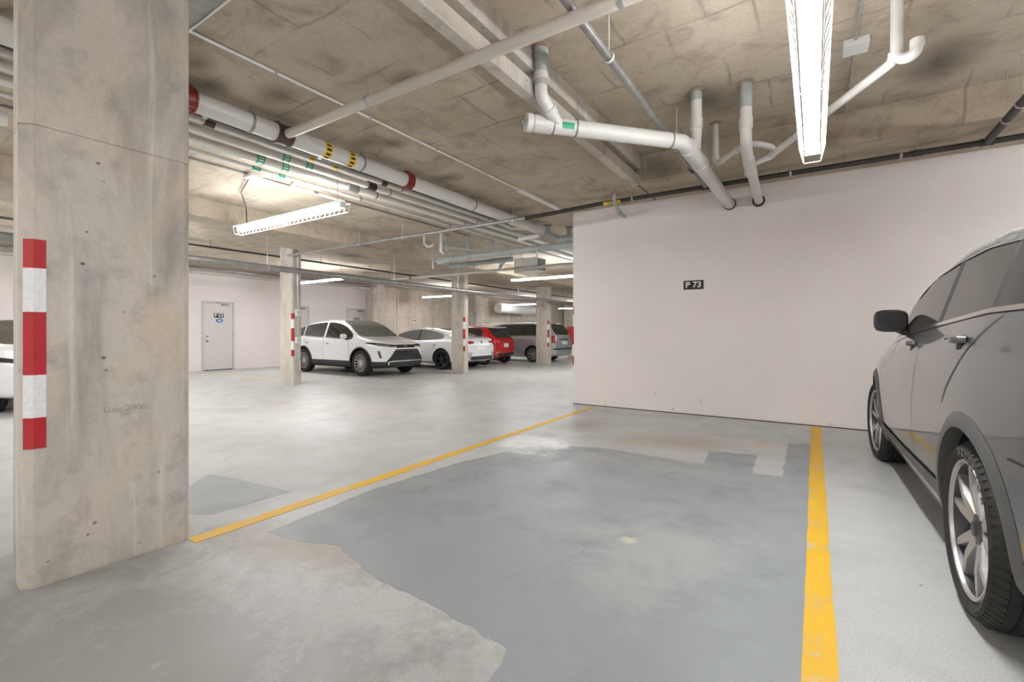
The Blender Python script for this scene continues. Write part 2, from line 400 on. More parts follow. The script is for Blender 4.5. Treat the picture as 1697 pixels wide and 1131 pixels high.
for lab, x0, x1, y0, y1 in (('square concrete pillar against the left wall next to the corner of the white paint', XW, -15.35, 13.05, 13.62),
                            ('concrete pillar against the cast wall behind the red hatchback', XW, -15.35, 20.0, 20.6),
                            ('plain concrete pillar far beyond the silver minivan', -15.6, -14.9, 31.0, 31.6)):
    tag(MB().prism([(x0,y0),(x1-.03,y0),(x1,y0+.03),(x1,y1-.03),(x1-.03,y1),(x0,y1)], 0, ZL).build('concrete_column', 'concrete_column'), lab, 'column')
# tape on the corner of the painted wall
for z0, z1, c in SEG:
    MB().prism([(-3.40,7.098),(-3.385,7.098),(-3.385,7.095),(-3.404,7.095),(-3.404,7.15),(-3.40,7.15)], z0, z1).build('reflective_tape', 'tape_red' if c else 'tape_white', wall_front)

# switch boxes and conduit on column 2
def wallbox(name, label, x, y, z, sx, sy, sz, mat='box_white', cat='box'):
    e = MB().box(x-sx/2, x+sx/2, y-sy/2, y+sy/2, z-sz/2, z+sz/2, .006).build(name, mat)
    MB().box(x+sx/2, x+sx/2+.006, y-sy*.42, y+sy*.42, z-sz*.42, z+sz*.42, .002).build('cover', mat, e)
    MB().box(x+sx/2+.006, x+sx/2+.02, y-.008, y+.008, z-.012, z+.012).build('switch', 'ink_black', e)
    return tag(e, label, cat)
wallbox('electrical_box', 'upper grey electrical box on the column by the white crossover', -9.925, 6.26, 1.65, .05, .10, .15)
wallbox('electrical_box', 'lower grey electrical box on the column by the white crossover', -9.925, 6.26, 1.02, .05, .10, .15)
o = MB().tube([(-9.925,6.26,1.10),(-9.925,6.26,1.57)], .012).tube([(-9.925,6.26,1.73),(-9.925,6.26,3.0),(-9.7,6.2,3.07),(-8.9,6.1,2.90)][:3], .012, bend=.08).build('conduit', 'galvanised', smooth=40)
tag(o, 'thin metal conduit joining the two boxes on the column', 'conduit')

# ------------------------------------------------------------------ doors and signs
def door(n, y0, y1, sign, oval, labels):
    e = empty('door_%d' % n, (XW, (y0+y1)/2, 0)); struct(e); c = (XW, (y0+y1)/2, 0); f = .055; zt = 2.12
    P = lambda mb, nm, mt, sm=None, par=e: mb.build(nm, mt, par, sm, loc=c if par is e else None)
    P(MB().box(XW, XW+.03, y0-f, y0, 0, zt+f, .004), 'door_frame', 'frame_paint'); P(MB().box(XW, XW+.03, y1, y1+f, 0, zt+f, .004), 'door_frame', 'frame_paint')
    P(MB().box(XW, XW+.03, y0, y1, zt, zt+f, .004), 'door_frame', 'frame_paint')
    P(MB().box(XW, XW+.004, y0, y1, 0, zt), 'door_reveal', 'seam')
    P(MB().box(XW+.004, XW+.022, y0+.006, y1-.006, .025, zt-.006, .003), 'door_leaf', 'door_paint')
    P(MB().lathe([(0,.04),(.022,.04),(.024,0)], 'x', 14, (XW+.022, y0+.085, 1.07)), 'deadbolt', 'steel_grey', 40)
    P(MB().lathe([(0,.07),(.026,.065),(.03,.045),(.014,.03),(.032,.008),(.032,0)], 'x', 16, (XW+.022, y0+.085, .92)), 'door_knob', 'steel_grey', 40)
    P(MB().box(XW+.022, XW+.07, y0+.50, y0+.72, zt-.075, zt-.02, .006).tube([(XW+.05,y0+.6,zt-.02),(XW+.07,y0+.3,zt+.03)], .008, 8), 'door_closer', 'steel_grey')
    for z in (.25, 1.05, 1.9): P(MB().tube([(XW+.03,y1-.002,z),(XW+.03,y1-.002,z+.11)], .009, 8), 'hinge', 'steel_grey')
    if sign:
        ym = (y0+y1)/2
        s = P(MB().box(XW+.022, XW+.026, ym-.145, ym+.145, 1.66, 1.80), 'sign_plate', 'ink_black')
        t = text_mesh('lettering', sign, .135, 'ink_white', e, FACE_PX((XW+.0275, ym, 1.73)), .001, 1.05, .002); t.location = (-c[0], -c[1], 0)
        if oval:
            v = [(XW+.026, ym+.11*math.cos(a)+.02, 1.57+.065*math.sin(a)) for a in [2*PI*i/28 for i in range(28)]]
            P(MB().add(v+[(XW+.022, y, z) for _, y, z in v], [tuple(range(28))]+[(i,(i+1)%28,28+(i+1)%28,28+i) for i in range(28)]), 'number_oval', 'ink_blue')
            t = text_mesh('lettering', oval, .11, 'ink_white', e, FACE_PX((XW+.0275, ym+.02, 1.57)), .001, 1.1, .001); t.location = (-c[0], -c[1], 0)
    return e
door(1, 6.87, 7.72, 'P 53', '46', None)
door(2, 9.55, 10.40, None, None, None)
door(3, 12.15, 13.0, 'P 51', None, None)
e = MB().box(-1.617, -1.342, 7.092, 7.10, 1.822, 1.952).build('parking_sign', 'ink_black'); tag(e, 'black plate with white letters P 73 on the painted wall', 'sign')
text_mesh('lettering', 'P 73', .118, 'ink_white', e, FACE_MY((-1.4795, 7.0915, 1.886)), .001, 1.05, .0022)

# ------------------------------------------------------------------ lamps
def fixture(label, x, y, z, along, guard=False, hang=True, ztop=ZL, wires=True, ln=2.44):
    """strip light centred at (x, y), z = underside of the tubes; along 'x' or 'y'"""
    e = empty('strip_light', (x, y, z), 0 if along == 'x' else PI/2); tag(e, label, 'light', 'fluorescent strip lights')
    h = ln/2
    MB().box(-h, h, -.030, .030, .056, .085, .004).build('housing', 'fixture_white', e)
    for a, b in ((-h+.03, -.02), (.02, h-.03)):
        for yy in (-.027, .027): MB().tube([(a, yy, .032), (b, yy, .032)], .017, 10).build('fluorescent_tube', 'tube_glow', e, 60)
    for a in (-h+.012, 0, h-.012): MB().box(a-.012, a+.012, -.048, .048, .01, .07, .003).build('lamp_holder', 'fixture_white', e)
    if guard:
        g = MB(); w = .082; zb = -.035
        for s in (-1, 1):
            for zz, wz in ((.075, w), (zb, .054)): g.tube([(-h-.02, s*wz, zz), (h+.02, s*wz, zz)], .0035, 5)
        n = 26
        for i in range(n+1):
            a = -h-.02+(ln+.04)*i/n
            g.tube([(a, -w, .075), (a, -.054, zb)], .003, 5); g.tube([(a, w, .075), (a, .054, zb)], .003, 5)
        for a in (-h-.02, 0, h+.02): g.tube([(a, -.054, zb), (a, .054, zb)], .0035, 5)
        for a in (-h-.02, h+.02): g.tube([(a, -w, .075), (a, w, .075)], .0035, 5)
        g.build('wire_guard', 'fixture_white', e)
    if hang:
        for a in (-h+.12, h-.12): MB().tube([(a, 0, .085), (a, 0, ztop-z)], .004, 6).build('hanger_chain', 'steel_grey', e)
    return e
fixture('caged strip light over the yellow line beside the grey car', -.02, 2.98, 2.53, 'y', True, True, ZH)
fixture('caged strip light hanging below the white pipes', -6.01, 3.62, 2.70, 'x', True)
fixture('strip light between the column and the white crossover', -12.75, 8.7, 2.72, 'x')
fixture('strip light over the hood of the white sedan', -13.5, 15.3, 2.72, 'x')
fixture('strip light beside the grey heater box', -6.35, 11.6, 2.70, 'x')
fixture('strip light over the silver minivan', -13.9, 22.3, 2.72, 'x')
fixture('strip light in the distance right of the minivan', -13.0, 27.5, 2.72, 'x')
# unseen strip lights, added out of view to brighten the walls and floor
for lab, x, y, al in (('added unseen strip light behind the big concrete column', -9.8, -1.5, 'x'), ('added unseen strip light behind the photographer by the back wall', -1.8, -2.4, 'y'),
                      ('added unseen strip light over the driving lane near the back wall', -5.5, -3.0, 'x'),
                      ('added unseen strip light over the stalls near the left wall', -12.9, 3.6, 'x'), ('added unseen strip light above the white car behind the big column', -9.72, 3.0, 'x'),
                      ('added unseen strip light behind the painted wall, nearest its free end', -1.9, 10.6, 'y'), ('added unseen strip light deep behind the painted wall', -1.9, 15.6, 'y'), ('added unseen strip light above the nose of the grey car', 3.6, 5.12, 'y'), ('added unseen strip light over the lane behind the painted wall', -4.6, 19.0, 'x'),
                      ('added unseen strip light at the back right corner', 3.6, -2.6, 'y')):
    fixture(lab, x, y, 2.72, al, ztop=ZH if x > -2 else ZL)

# ------------------------------------------------------------------ pipes
def pipe(name, label, pts, r, mat, bend=0, cat='pipe', group=None, n=16):
    o = MB().tube(pts, r, n, bend).build(name, mat, None, 50); return tag(o, label, cat, group)
def ring(parent, name, p, d, r, ln, mat, lip=True):
    d = Vector(d).normalized()*ln/2; p = Vector(p)
    t = [p-d, p-d*.7, p-d*.69, p+d*.69, p+d*.7, p+d] if lip else [p-d, p+d]
    rr = [r*1.05, r*1.05, r*.96, r*.96, r*1.05, r*1.05] if lip else [r, r]
    return MB().tube(t, rr, 18).build(name, mat, parent, 40)
def rod(parent, x, y, z0, z1, r=.005, clamp=None, mat='galvanised'):
    o = MB().tube([(x,y,z0),(x,y,z1)], r, 6).build('hanger_rod', mat, parent)
    if clamp:
        ax, cr = clamp
        MB().lathe([(cr+.002,-.012),(cr+.007,-.012),(cr+.007,.012),(cr+.002,.012)], ax, 20, (x, y, z0-cr), True).build('clamp', mat, o if parent.parent is None else parent)
    return o
def adopt(parent, *kids):
    for c in kids:
        c.parent = parent
        for key in ('category', 'group'):
            if key in c: del c[key]
def band(parent, ax, c, r, ln, mat, marks='ink_black', a0=-200, a1=20, k=5):
    """printed label wrapped part-way round a pipe along Y (ax 'y') at centre c, with a row of marks"""
    def arc(r_, s0, s1, t0, t1, n=10):
        v = []; f = []
        for i in range(n+1):
            a = math.radians(t0+(t1-t0)*i/n)
            for s in (s0, s1): v.append((c[0]+r_*math.cos(a), c[1]+s, c[2]+r_*math.sin(a)) if ax == 'y' else (c[0]+s, c[1]+r_*math.cos(a), c[2]+r_*math.sin(a)))
        for i in range(n): f.append((2*i, 2*i+1, 2*i+3, 2*i+2))
        return v, f
    b = MB().add(*arc(r+.0015, -ln/2, ln/2, a0, a1)).build('label_band', mat, parent, 60, fix=False)
    for i in range(k):
        t = a0+(a1-a0)*(i+.5)/k
        MB().add(*arc(r+.003, -ln*.3, ln*.3, t-8, t+8, 2)).build('label_mark', marks, b, fix=False)
RK = 'parallel pipes of the ceiling rack'
P1 = pipe('white_main_pipe', 'thickest white pipe of the rack with red couplings', [(-4.21,-5.8,3.065),(-4.21,7.4,3.065)], .082, 'white_pipe', n=24)
for y, mt in ((-.6,'red_coupling'),(1.70,'red_coupling'),(4.1,'red_coupling')):
    ring(P1, 'coupling', (-4.21,y,3.065), (0,1,0), .098, .10, mt); 
    MB().box(-4.24,-4.18,y-.035,y+.035,3.145,3.18,.006).build('coupling_bolt', mt, P1); MB().box(-4.135,-4.10,y-.03,y+.03,2.975,3.01,.005).build('coupling_bolt', mt, P1)
ring(P1, 'coupling', (-4.21,2.50,3.065), (0,1,0), .096, .15, 'brown_coupling'); ring(P1, 'pipe_cap', (-4.21,7.4,3.065), (0,1,0), .098, .05, 'white_pipe', False)
for y in (2.95, 3.24): band(P1, 'y', (-4.21,y,3.065), .082, .085, 'label_yellow', a0=-120, a1=70, k=6)
for y in (.4, 2.2, 3.4, 5.4): rod(P1, -4.21, y, 3.15, ZL, .005, ('y', .082), 'steel_grey')
D1 = pipe('white_branch_pipe', 'white branch pipe crossing the ceiling to the rack', [(-4.11,2.50,3.05),(1.3,2.50,3.05)], .042, 'cream_pipe', n=20)
for x in (-3.0, -.9, .6): rod(D1, x, 2.50, 3.092, ZL if x < -2.05 else ZH, .005, ('x', .042))
o = pipe('black_pipe', 'thin black pipe tucked beside the thickest white pipe', [(-4.375,-5.8,3.05),(-4.375,6.6,3.05)], .020, 'steel_dark')
for y in (1.9, 3.0): MB().lathe([(.021,-.02),(.026,-.02),(.026,.02),(.021,.02)], 'y', 14, (-4.375,y,3.05), True).build('clamp', 'galvanised', o)
P2 = pipe('white_pipe', 'slim white pipe with yellow labels in the rack', [(-4.52,-5.8,3.065),(-4.52,6.75,3.065)], .029, 'white_pipe', group=RK)
for y in (2.0, 4.0): ring(P2, 'coupling', (-4.52,y,3.065), (0,1,0), .040, .08, 'brown_coupling')
for y in (3.0, 3.3): band(P2, 'y', (-4.52,y,3.065), .029, .07, 'label_yellow', a0=-130, a1=60, k=3)
MB().tube([(-4.52,6.72,3.065),(-4.52,6.9,3.05),(-4.32,7.1,3.05)], .032, 12, .05).build('elbow', 'white_pipe', P2, 40)
P3 = pipe('white_pipe', 'white pipe with green labels and a dark clamp coupling in the rack', [(-4.75,-5.8,3.065),(-4.75,12.5,3.065)], .040, 'white_pipe', group=RK)
ring(P3, 'coupling', (-4.75,4.0,3.065), (0,1,0), .052, .12, 'steel_dark')
for y in (2.85, 3.12): band(P3, 'y', (-4.75,y,3.065), .040, .085, 'label_green', 'label_white', -150, 60, 6)
P4 = pipe('white_pipe', 'white pipe with green labels between two others in the rack', [(-5.02,-5.8,3.065),(-5.02,12.5,3.065)], .045, 'white_pipe', group=RK)
ring(P4, 'coupling', (-5.02,3.92,3.065), (0,1,0), .056, .16, 'steel_grey')
for y in (2.72, 3.0): band(P4, 'y', (-5.02,y,3.065), .045, .085, 'label_green', 'label_white', -150, 60, 6)
P5 = pipe('white_pipe', 'thinnest white pipe on the lane side of the rack', [(-5.33,-5.8,3.065),(-5.33,12.5,3.065)], .022, 'white_pipe', group=RK)
band(P5, 'y', (-5.33,2.85,3.065), .022, .10, 'label_green', 'label_white', -150, 60, 2); band(P5, 'y', (-5.33,3.15,3.065), .022, .08, 'label_green', 'label_white', -150, 60, 2)
MB().tube([(-5.33,3.35,3.065),(-5.55,3.4,3.045),(-5.55,4.2,3.045)], .022, 12, .06).build('side_branch', 'white_pipe', P5, 40)
ring(P5, 'coupling', (-5.55,3.75,3.045), (0,1,0), .027, .06, 'steel_grey')
for pp, x, zz in ((P2,-4.52,3.094),(P3,-4.75,3.105),(P4,-5.02,3.11),(P5,-5.33,3.087)):
    for y in (1.2, 4.3, 6.2): rod(pp, x, y, zz, ZL, .004, ('y', zz-3.065), 'steel_grey')
# extra pipes of the rack behind the big column
o = pipe('white_pipe', 'far white pipe glimpsed left of the big column', [(-5.9,-5.8,3.05),(-5.9,1.0,3.05)], .06, 'white_pipe', group=RK)
# conduits on the slab
C1 = pipe('ceiling_conduit', 'thin pale conduit running along the slab above the rack', [(-3.46,1.40,3.188),(-3.46,6.6,3.188)], .010, 'fixture_white', cat='conduit')
for y in (2.0, 2.9, 3.8, 4.7, 5.5): MB().box(-3.485,-3.435,y-.012,y+.012,3.178,ZL,.002).build('strap', 'galvanised', C1)
MB().box(-3.49,-3.43,5.5,6.75,3.165,ZL,.004).build('trunking', 'fixture_white', C1)
C2 = pipe('ceiling_conduit', 'dark conduit feeding the lamp below the rack', [(-5.97,-2.0,3.185),(-5.97,7.5,3.185)], .011, 'steel_grey', cat='conduit')
MB().box(-6.06,-5.88,3.08,3.24,3.15,ZL,.006).build('junction_box', 'box_white', C2)
MB().tube([(-6.06,3.16,3.175),(-6.75,3.4,3.16),(-7.0,3.6,3.05),(-7.02,3.62,2.81)], .008, 8, .1).build('cable', 'cable_black', C2, 60)
C3 = pipe('ceiling_conduit', 'pale conduit with a flat box in the high bay', [(.27,2.2,3.525),(.27,6.06,3.525)], .011, 'galvanised', cat='conduit')
MB().box(.19,.36,4.58,4.76,3.485,ZH,.004).build('junction_box', 'box_white', C3)
t = empty('cable_tray', (-3.4,1.2,3.12)); tag(t, 'grey cable tray with a bright lip at the top of the big column', 'tray'); lc = (-3.4,1.2,3.12)
MB().box(-4.02,-2.72,1.05,1.365,3.13,3.14).build('tray_floor', 'steel_grey', t, loc=lc); MB().box(-4.02,-2.72,1.363,1.372,3.12,ZL).build('tray_lip', 'fixture_white', t, loc=lc)
MB().box(-4.02,-2.72,1.05,1.058,3.12,ZL).build('tray_side', 'steel_grey', t, loc=lc)
# sprinkler mains
S1 = pipe('sprinkler_pipe', 'dark sprinkler pipe running along the top of the painted wall', [(-3.7,6.03,2.93),(-3.3,6.2,2.99),(-2.7,6.55,3.12),(6.9,6.55,3.12)], .030, 'steel_dark', .08)
for x in (-2.2,-.25,.78,3): rod(S1, x, 6.55, 3.15, ZL, .006, ('x', .03))
ring(S1, 'coupling', (.92,6.55,3.12), (1,0,0), .036, .07, 'steel_dark'); ring(S1, 'coupling', (1.45,6.55,3.12), (1,0,0), .038, .10, 'steel_dark'); ring(S1, 'coupling', (-1.21,6.55,3.12), (1,0,0), .040, .10, 'steel_dark')
band(S1, 'x', (-2.5,6.55,3.12), .030, .26, 'label_yellow', a0=170, a1=320, k=3)
S4 = pipe('sprinkler_pipe', 'grey-brown sprinkler pipe crossing the lane below the rack', [(-9.93,6.03,2.93),(-3.68,6.03,2.93)], .028, 'steel_grey')
for x in (-7.5,-6.3,-3.9): rod(S4, x, 6.03, 2.958, 2.93+.27, .006, ('x', .028), 'galvanised')
S2 = pipe('sprinkler_pipe', 'grey steel sprinkler pipe crossing above the thick drain pipe', [(-1.21,-5.8,3.125),(-1.21,6.52,3.125)], .030, 'steel_grey')
for y in (1.0, 3.1, 5.0): rod(S2, -1.21, y, 3.156, ZH, .006, ('y', .031), 'white_pipe')
MB().lathe([(.031,-.05),(.043,-.05),(.043,.05),(.031,.05)], 'y', 16, (-1.21,5.75,3.125), True).build('coupling', 'steel_dark', S2, 40)
S3 = pipe('sprinkler_pipe', 'black sprinkler pipe joining the wall main above the grey car', [(1.45,-5.8,3.12),(1.45,6.52,3.12)], .036, 'steel_dark')
for y in (3.0, 5.6, 5.95): rod(S3, 1.45, y, 3.156, ZH, .004, ('y', .036))
for c in (S2, S3, S4):
    for r_ in list(c.children):
        for q_ in list(r_.children): q_.parent = c
adopt(S1, S2, S3, S4); S1.name = 'sprinkler_main'; S1['label'] = 'dark sprinkler pipework along the top of the painted wall with its branches'
# low big pipe over the lane, black pipe beyond, pipes at the left wall
B1 = pipe('low_steel_pipe', 'long low grey pipe hanging over the far side of the lane', [(-8.22,-5.8,2.36),(-8.22,35.8,2.36)], .056, 'steel_grey', n=20)
for y in (1.5, 4.6, 7.6, 9.9, 13, 16.5, 20): rod(B1, -8.22, y, 2.416, 2.93, .006, ('y', .056))
B2 = pipe('black_pipe', 'black sprinkler pipe between the columns and the left wall', [(-11.0,-5.8,3.05),(-11.0,35.8,3.05)], .022, 'steel_dark')
for y in (2, 4.9, 7.6, 9.2, 12, 15, 18): rod(B2, -11.0, y, 3.072, ZL, .005, ('y', .022), 'steel_dark')
o = pipe('wall_pipe', 'brownish pipe tight under the slab along the left wall', [(-15.55,-5.8,3.02),(-15.55,13.0,3.02)], .05, 'cream_pipe')
for y in (3.5, 6.4, 8.8): rod(o, -15.55, y, 3.07, ZL, .006, ('y', .05))
o = pipe('wall_pipe', 'second pipe beside the brownish one along the left wall', [(-15.1,-5.8,3.08),(-15.1,13.0,3.08)], .035, 'steel_grey')
band(o, 'y', (-15.1,5.9,3.08), .035, .5, 'label_yellow', a0=-120, a1=60, k=3)
Q1 = pipe('cream_cross_pipe', 'pale pipe crossing the lane in front of the column by the sedan', [(-11.2,9.5,2.74),(-3.6,9.5,2.74)], .035, 'white_pipe')
for x in (-10.4,-7.3,-5.5): rod(Q1, x, 9.5, 2.775, 2.93 if -9.1 < x < -7.67 else ZL, .005, ('x', .035))
MB().lathe([(.036,-.025),(.042,-.025),(.042,.025),(.036,.025)], 'x', 14, (-9.6,9.5,2.74), True).build('clamp', 'steel_dark', Q1, 40)
# drain pipes beside the painted wall (white)
DR = pipe('white_drain_pipe', 'thick white drain pipe with a screw cap and a green label', [(-2.04,3.45,3.0),(-1.05,4.57,3.0),(-1.0,7.12,2.985)], .070, 'white_pipe', .10, n=28)
d45 = Vector((.99,1.12,0)).normalized(); p0 = Vector((-2.04,3.45,3.0))
def along(s): return p0+d45*s
MB().tube([p0-d45*.06, p0-d45*.055, p0-d45*.01, p0], [.060,.078,.078,.072], 24).build('screw_cap', 'white_pipe', DR, 40)
MB().tube([p0-d45*.085, p0-d45*.06], [.018,.022], 6).build('cap_nut', 'grey_plastic', DR)
ring(DR, 'coupling', along(.09), d45, .076, .17, 'white_pipe', False)
for s, w in ((.185,.006),(.40,.006),(1.36,.008)): ring(DR, 'joint_ring', along(s), d45, .078 if s != .185 else .0775, w*1.6, 'steel_grey', False)
ring(DR, 'wye_fitting', (-1.035,5.0,3.0), (.02,1,0), .080, .52, 'white_pipe', False)
ring(DR, 'hub', (-1.035,4.76,3.0), (.02,1,0), .087, .06, 'white_pipe', False); ring(DR, 'hub', (-1.03,5.26,3.0), (.02,1,0), .087, .07, 'white_pipe', False)
q = along(.31); ev = Vector((d45.y,-d45.x,0)); lbl = []
for i in range(7):
    a = math.radians(-32+i*7); lbl += [q-d45*.055+(ev*math.cos(a)+Vector((0,0,1))*math.sin(a))*.0715, q+d45*.055+(ev*math.cos(a)+Vector((0,0,1))*math.sin(a))*.0715]
MB().add(lbl, [(2*i,2*i+1,2*i+3,2*i+2) for i in range(6)]).build('sticker', 'label_green', DR, fix=False)
h = along(.42); rod(DR, h.x, h.y, 3.07, ZH, .005, None); rod(DR, -1.03, 5.6, 3.07, ZH, .005, None); rod(DR, -.80, 5.75, 3.08, ZH, .005, None)
def stack(label, pts, r, grey_to, bend=.08, mat='white_pipe'):
    o = pipe('drain_stack', label, pts, r, mat, bend, n=22)
    x, y, z = pts[0]
    MB().lathe([(r+.002,-.001),(r+.03,-.001),(r+.032,-.006),(r+.018,-.014),(r+.002,-.018)], 'z', 18, (x, y, z)).build('ceiling_sleeve', 'putty', o, 40)
    if grey_to: ring(o, 'upper_pipe', (x, y, (z+grey_to)/2), (0,0,1), r+.0015, z-grey_to-.004, 'grey_plastic', False)
    return o
K1 = stack('grey and white drain elbow dropping beside the slab edge', [(-1.89,3.34,ZH),(-1.89,3.34,3.15),(-1.875,3.62,3.0)], .052, 3.22)
ring(K1, 'threaded_collar', (-1.89,3.34,3.49), (0,0,1), .062, .06, 'grey_plastic'); ring(K1, 'hub', (-1.89,3.34,3.30), (0,0,1), .058, .06, 'white_pipe', False)
ring(K1, 'hub', (-1.882,3.48,3.072), (0,.28,-.15), .060, .07, 'white_pipe', False)
K2 = stack('drain stack with reddish putty dropping into the thick drain pipe', [(-.965,4.76,ZH),(-.965,4.76,3.16),(-1.03,5.02,3.0)], .050, 3.44)
ring(K2, 'hub', (-.965,4.76,3.22), (0,0,1), .056, .10, 'white_pipe', False)
K3 = stack('drain stack with trap that turns into the painted wall', [(-.545,4.86,ZH),(-.545,4.86,3.02),(-.57,5.16,2.985),(-.64,7.12,2.975)], .053, 3.30, .10)
ring(K3, 'hub', (-.545,4.86,3.16), (0,0,1), .060, .10, 'white_pipe', False); ring(K3, 'wye_fitting', (-.585,5.5,2.984), (-.036,1,0), .060, .34, 'white_pipe', False)
ring(K3, 'hub', (-.60,5.78,2.983), (-.036,1,0), .066, .06, 'white_pipe', False); ring(K3, 'wall_collar', (-.64,7.085,2.975), (0,1,0), .078, .03, 'steel_dark', False)
ring(DR, 'wall_collar', (-1.0,7.09,2.985), (0,1,0), .082, .02, 'steel_dark', False)
K4 = stack('small drain drop behind the trap', [(-.93,5.6,ZH),(-.93,5.6,3.10),(-.89,5.56,3.08),(-.60,5.12,3.05)], .030, 0, .05)
for p, d in (((-.93,5.6,3.14),(0,0,1)),((-.85,5.5,3.073),(.32,-.48,0)),((-.66,5.21,3.055),(.32,-.48,0))): ring(K4, 'hub', p, d, .036, .06, 'white_pipe', False)
K5 = pipe('trap_pipe', 'slim white waste pipe with a looped trap behind the strip light', [(-.56,5.1,3.06),(-.46,5.32,3.10),(-.37,5.46,3.10),(-.36,5.50,3.02),(-.46,5.47,2.99),(-.57,5.55,2.985)], .030, 'white_pipe', .05)
MB().tube([(-.40,5.50,3.02),(.45,4.16,3.08),(.455,4.15,3.14)], .032, 14, .06).build('waste_run', 'white_pipe', K5, 50)
K6 = stack('white vertical waste stack with a hooked trap in the high bay', [(.47,4.13,ZH),(.47,4.13,3.11),(.50,4.10,3.055),(.56,4.07,3.06),(.57,4.08,3.13)], .036, 0, .05)
ring(K6, 'hub', (.57,4.08,3.13), (0,.1,1), .040, .05, 'white_pipe', False)
adopt(DR, K1, K2); adopt(K3, K4, K5, K6)
K7 = stack('small grey drain drop beside the slab edge near the wall', [(-2.42,6.42,ZL),(-2.42,6.42,3.06),(-2.49,6.78,3.02),(-2.51,7.1,3.02)], .026, 0, .06, 'grey_plastic')
ring(K7, 'hub', (-2.495,6.84,3.02), (-.03,1,0), .036, .06, 'grey_plastic', False)
# grey drains beyond the end of the painted wall
G1 = pipe('grey_drain_pipe', 'long grey drain pipe crossing just beyond the end of the painted wall', [(-6.75,7.55,2.72),(-6.5,7.5,2.74),(-2.9,7.5,2.76)], .062, 'grey_plastic', .1, n=20)
for x in (-6.35,-5.9,-4.95,-4.3): ring(G1, 'hub', (x,7.5,2.742), (1,0,0), .071, .09, 'grey_plastic', False)
for x in (-5.5,-4.4): rod(G1, x, 7.5, 2.80, ZL, .005, ('x', .062))
ring(G1, 'end_cap', (-6.76,7.552,2.72), (1,-.1,0), .068, .08, 'grey_plastic', False)
G2 = pipe('grey_drain_pipe', 'shorter grey drain pipe under the long one', [(-7.0,8.15,2.71),(-5.3,8.15,2.73)], .055, 'grey_plastic', n=20)
for x in (-6.95,-6.5,-5.6): ring(G2, 'hub', (x,8.15,2.715), (1,0,0), .063, .08, 'grey_plastic', False)
for x in (-6.3,): rod(G2, x, 8.15, 2.765, ZL, .005, ('x', .055))
G3 = pipe('grey_drain_pipe', 'slanting grey drain pipe branching down from the shorter one', [(-5.55,8.2,2.72),(-6.15,8.95,2.70)], .050, 'grey_plastic', n=18)
adopt(G2, G3)
G4 = stack('grey stack dropping to the capped end of the thickest white pipe', [(-4.2,7.66,ZL),(-4.2,7.66,3.02),(-4.0,7.74,2.93),(-2.9,7.84,2.90)], .060, 0, .10, 'grey_plastic')
for p, d in (((-4.2,7.66,3.06),(0,0,1)),((-3.85,7.755,2.926),(1,.1,0)),((-3.4,7.795,2.914),(1,.1,0))): ring(G4, 'hub', p, d, .070, .09, 'grey_plastic', False)
G5 = stack('second grey stack close to the end of the painted wall', [(-3.92,8.02,ZL),(-3.92,8.02,2.98),(-3.7,8.1,2.93),(-2.9,8.15,2.92)], .050, 0, .10, 'grey_plastic')
ring(G5, 'hub', (-3.92,8.02,3.03), (0,0,1), .058, .09, 'grey_plastic', False)
G6 = pipe('white_side_pipe', 'short white pipe below the capped end of the thickest pipe', [(-4.14,7.28,2.94),(-4.6,7.3,2.92)], .040, 'white_pipe')
GD = 'small grey drops over the lane'
for lab, x, y, z in (('thin grey drop pipe closest to the rack over the lane', -6.05, 7.6, 2.80), ('thin grey drop pipe between two others over the lane', -6.35, 7.3, 2.86), ('thick grey drop pipe over the lane', -5.7, 8.0, 2.78)):
    o = stack(lab, [(x,y,ZL),(x,y,z)], .032, 0, 0, 'grey_plastic'); o['group'] = GD; ring(o, 'hub', (x,y,z+.03), (0,0,1), .038, .06, 'grey_plastic', False)
K8 = stack('white drop with a curled trap over the lane', [(-6.65,6.95,ZL),(-6.65,6.95,3.0),(-6.58,6.98,2.93),(-6.48,7.0,2.94),(-6.46,7.0,2.99)], .026, 0, .04)
K9 = stack('white drop ending in a short elbow over the lane', [(-6.2,6.95,ZL),(-6.2,6.95,2.80),(-6.14,6.97,2.75)], .028, 0, .04)
o = pipe('thin_cross_pipe', 'thin pale pipe with a drop leg crossing the lane', [(-7.15,7.75,2.62),(-7.15,7.75,2.78),(-5.9,7.75,2.80)], .022, 'galvanised', .01)
MB().tube([(-7.15,7.75,2.78),(-7.15,7.75,ZL)], .014, 10).build('riser', 'galvanised', o, 40)
o = pipe('thin_cross_pipe', 'second thin grey pipe slanting above the grey drains', [(-6.38,7.08,2.95),(-5.78,7.72,2.86)], .022, 'grey_plastic')
# unit heater box hung beyond the rack
hx = empty('unit_heater', (-5.96,9.95,2.68)); tag(hx, 'pale box heater with an open louvred front under the rack', 'heater'); lc = (-5.96,9.95,2.68)
MB().box(-6.29,-6.02,9.75,10.2,2.68,3.04,.012).build('heater_body', 'box_white', hx, loc=lc)
for b in ((-6.02,-5.63,9.75,9.77,2.70,3.02),(-6.02,-5.63,10.18,10.2,2.70,3.02),(-6.02,-5.63,9.77,10.18,2.70,2.715),(-6.02,-5.63,9.77,10.18,3.005,3.02)): MB().box(*b).build('outlet_panel', 'box_white', hx, loc=lc)
for i in range(4): MB().box(-5.67,-5.64,9.77,10.18,2.76+i*.06,2.77+i*.06).build('louvre', 'steel_grey', hx, loc=lc)
for x in (-6.2,-5.75): MB().tube([(x,9.98,3.02),(x,9.98,ZL)], .006, 6).build('hanger_rod', 'galvanised', hx, loc=lc)
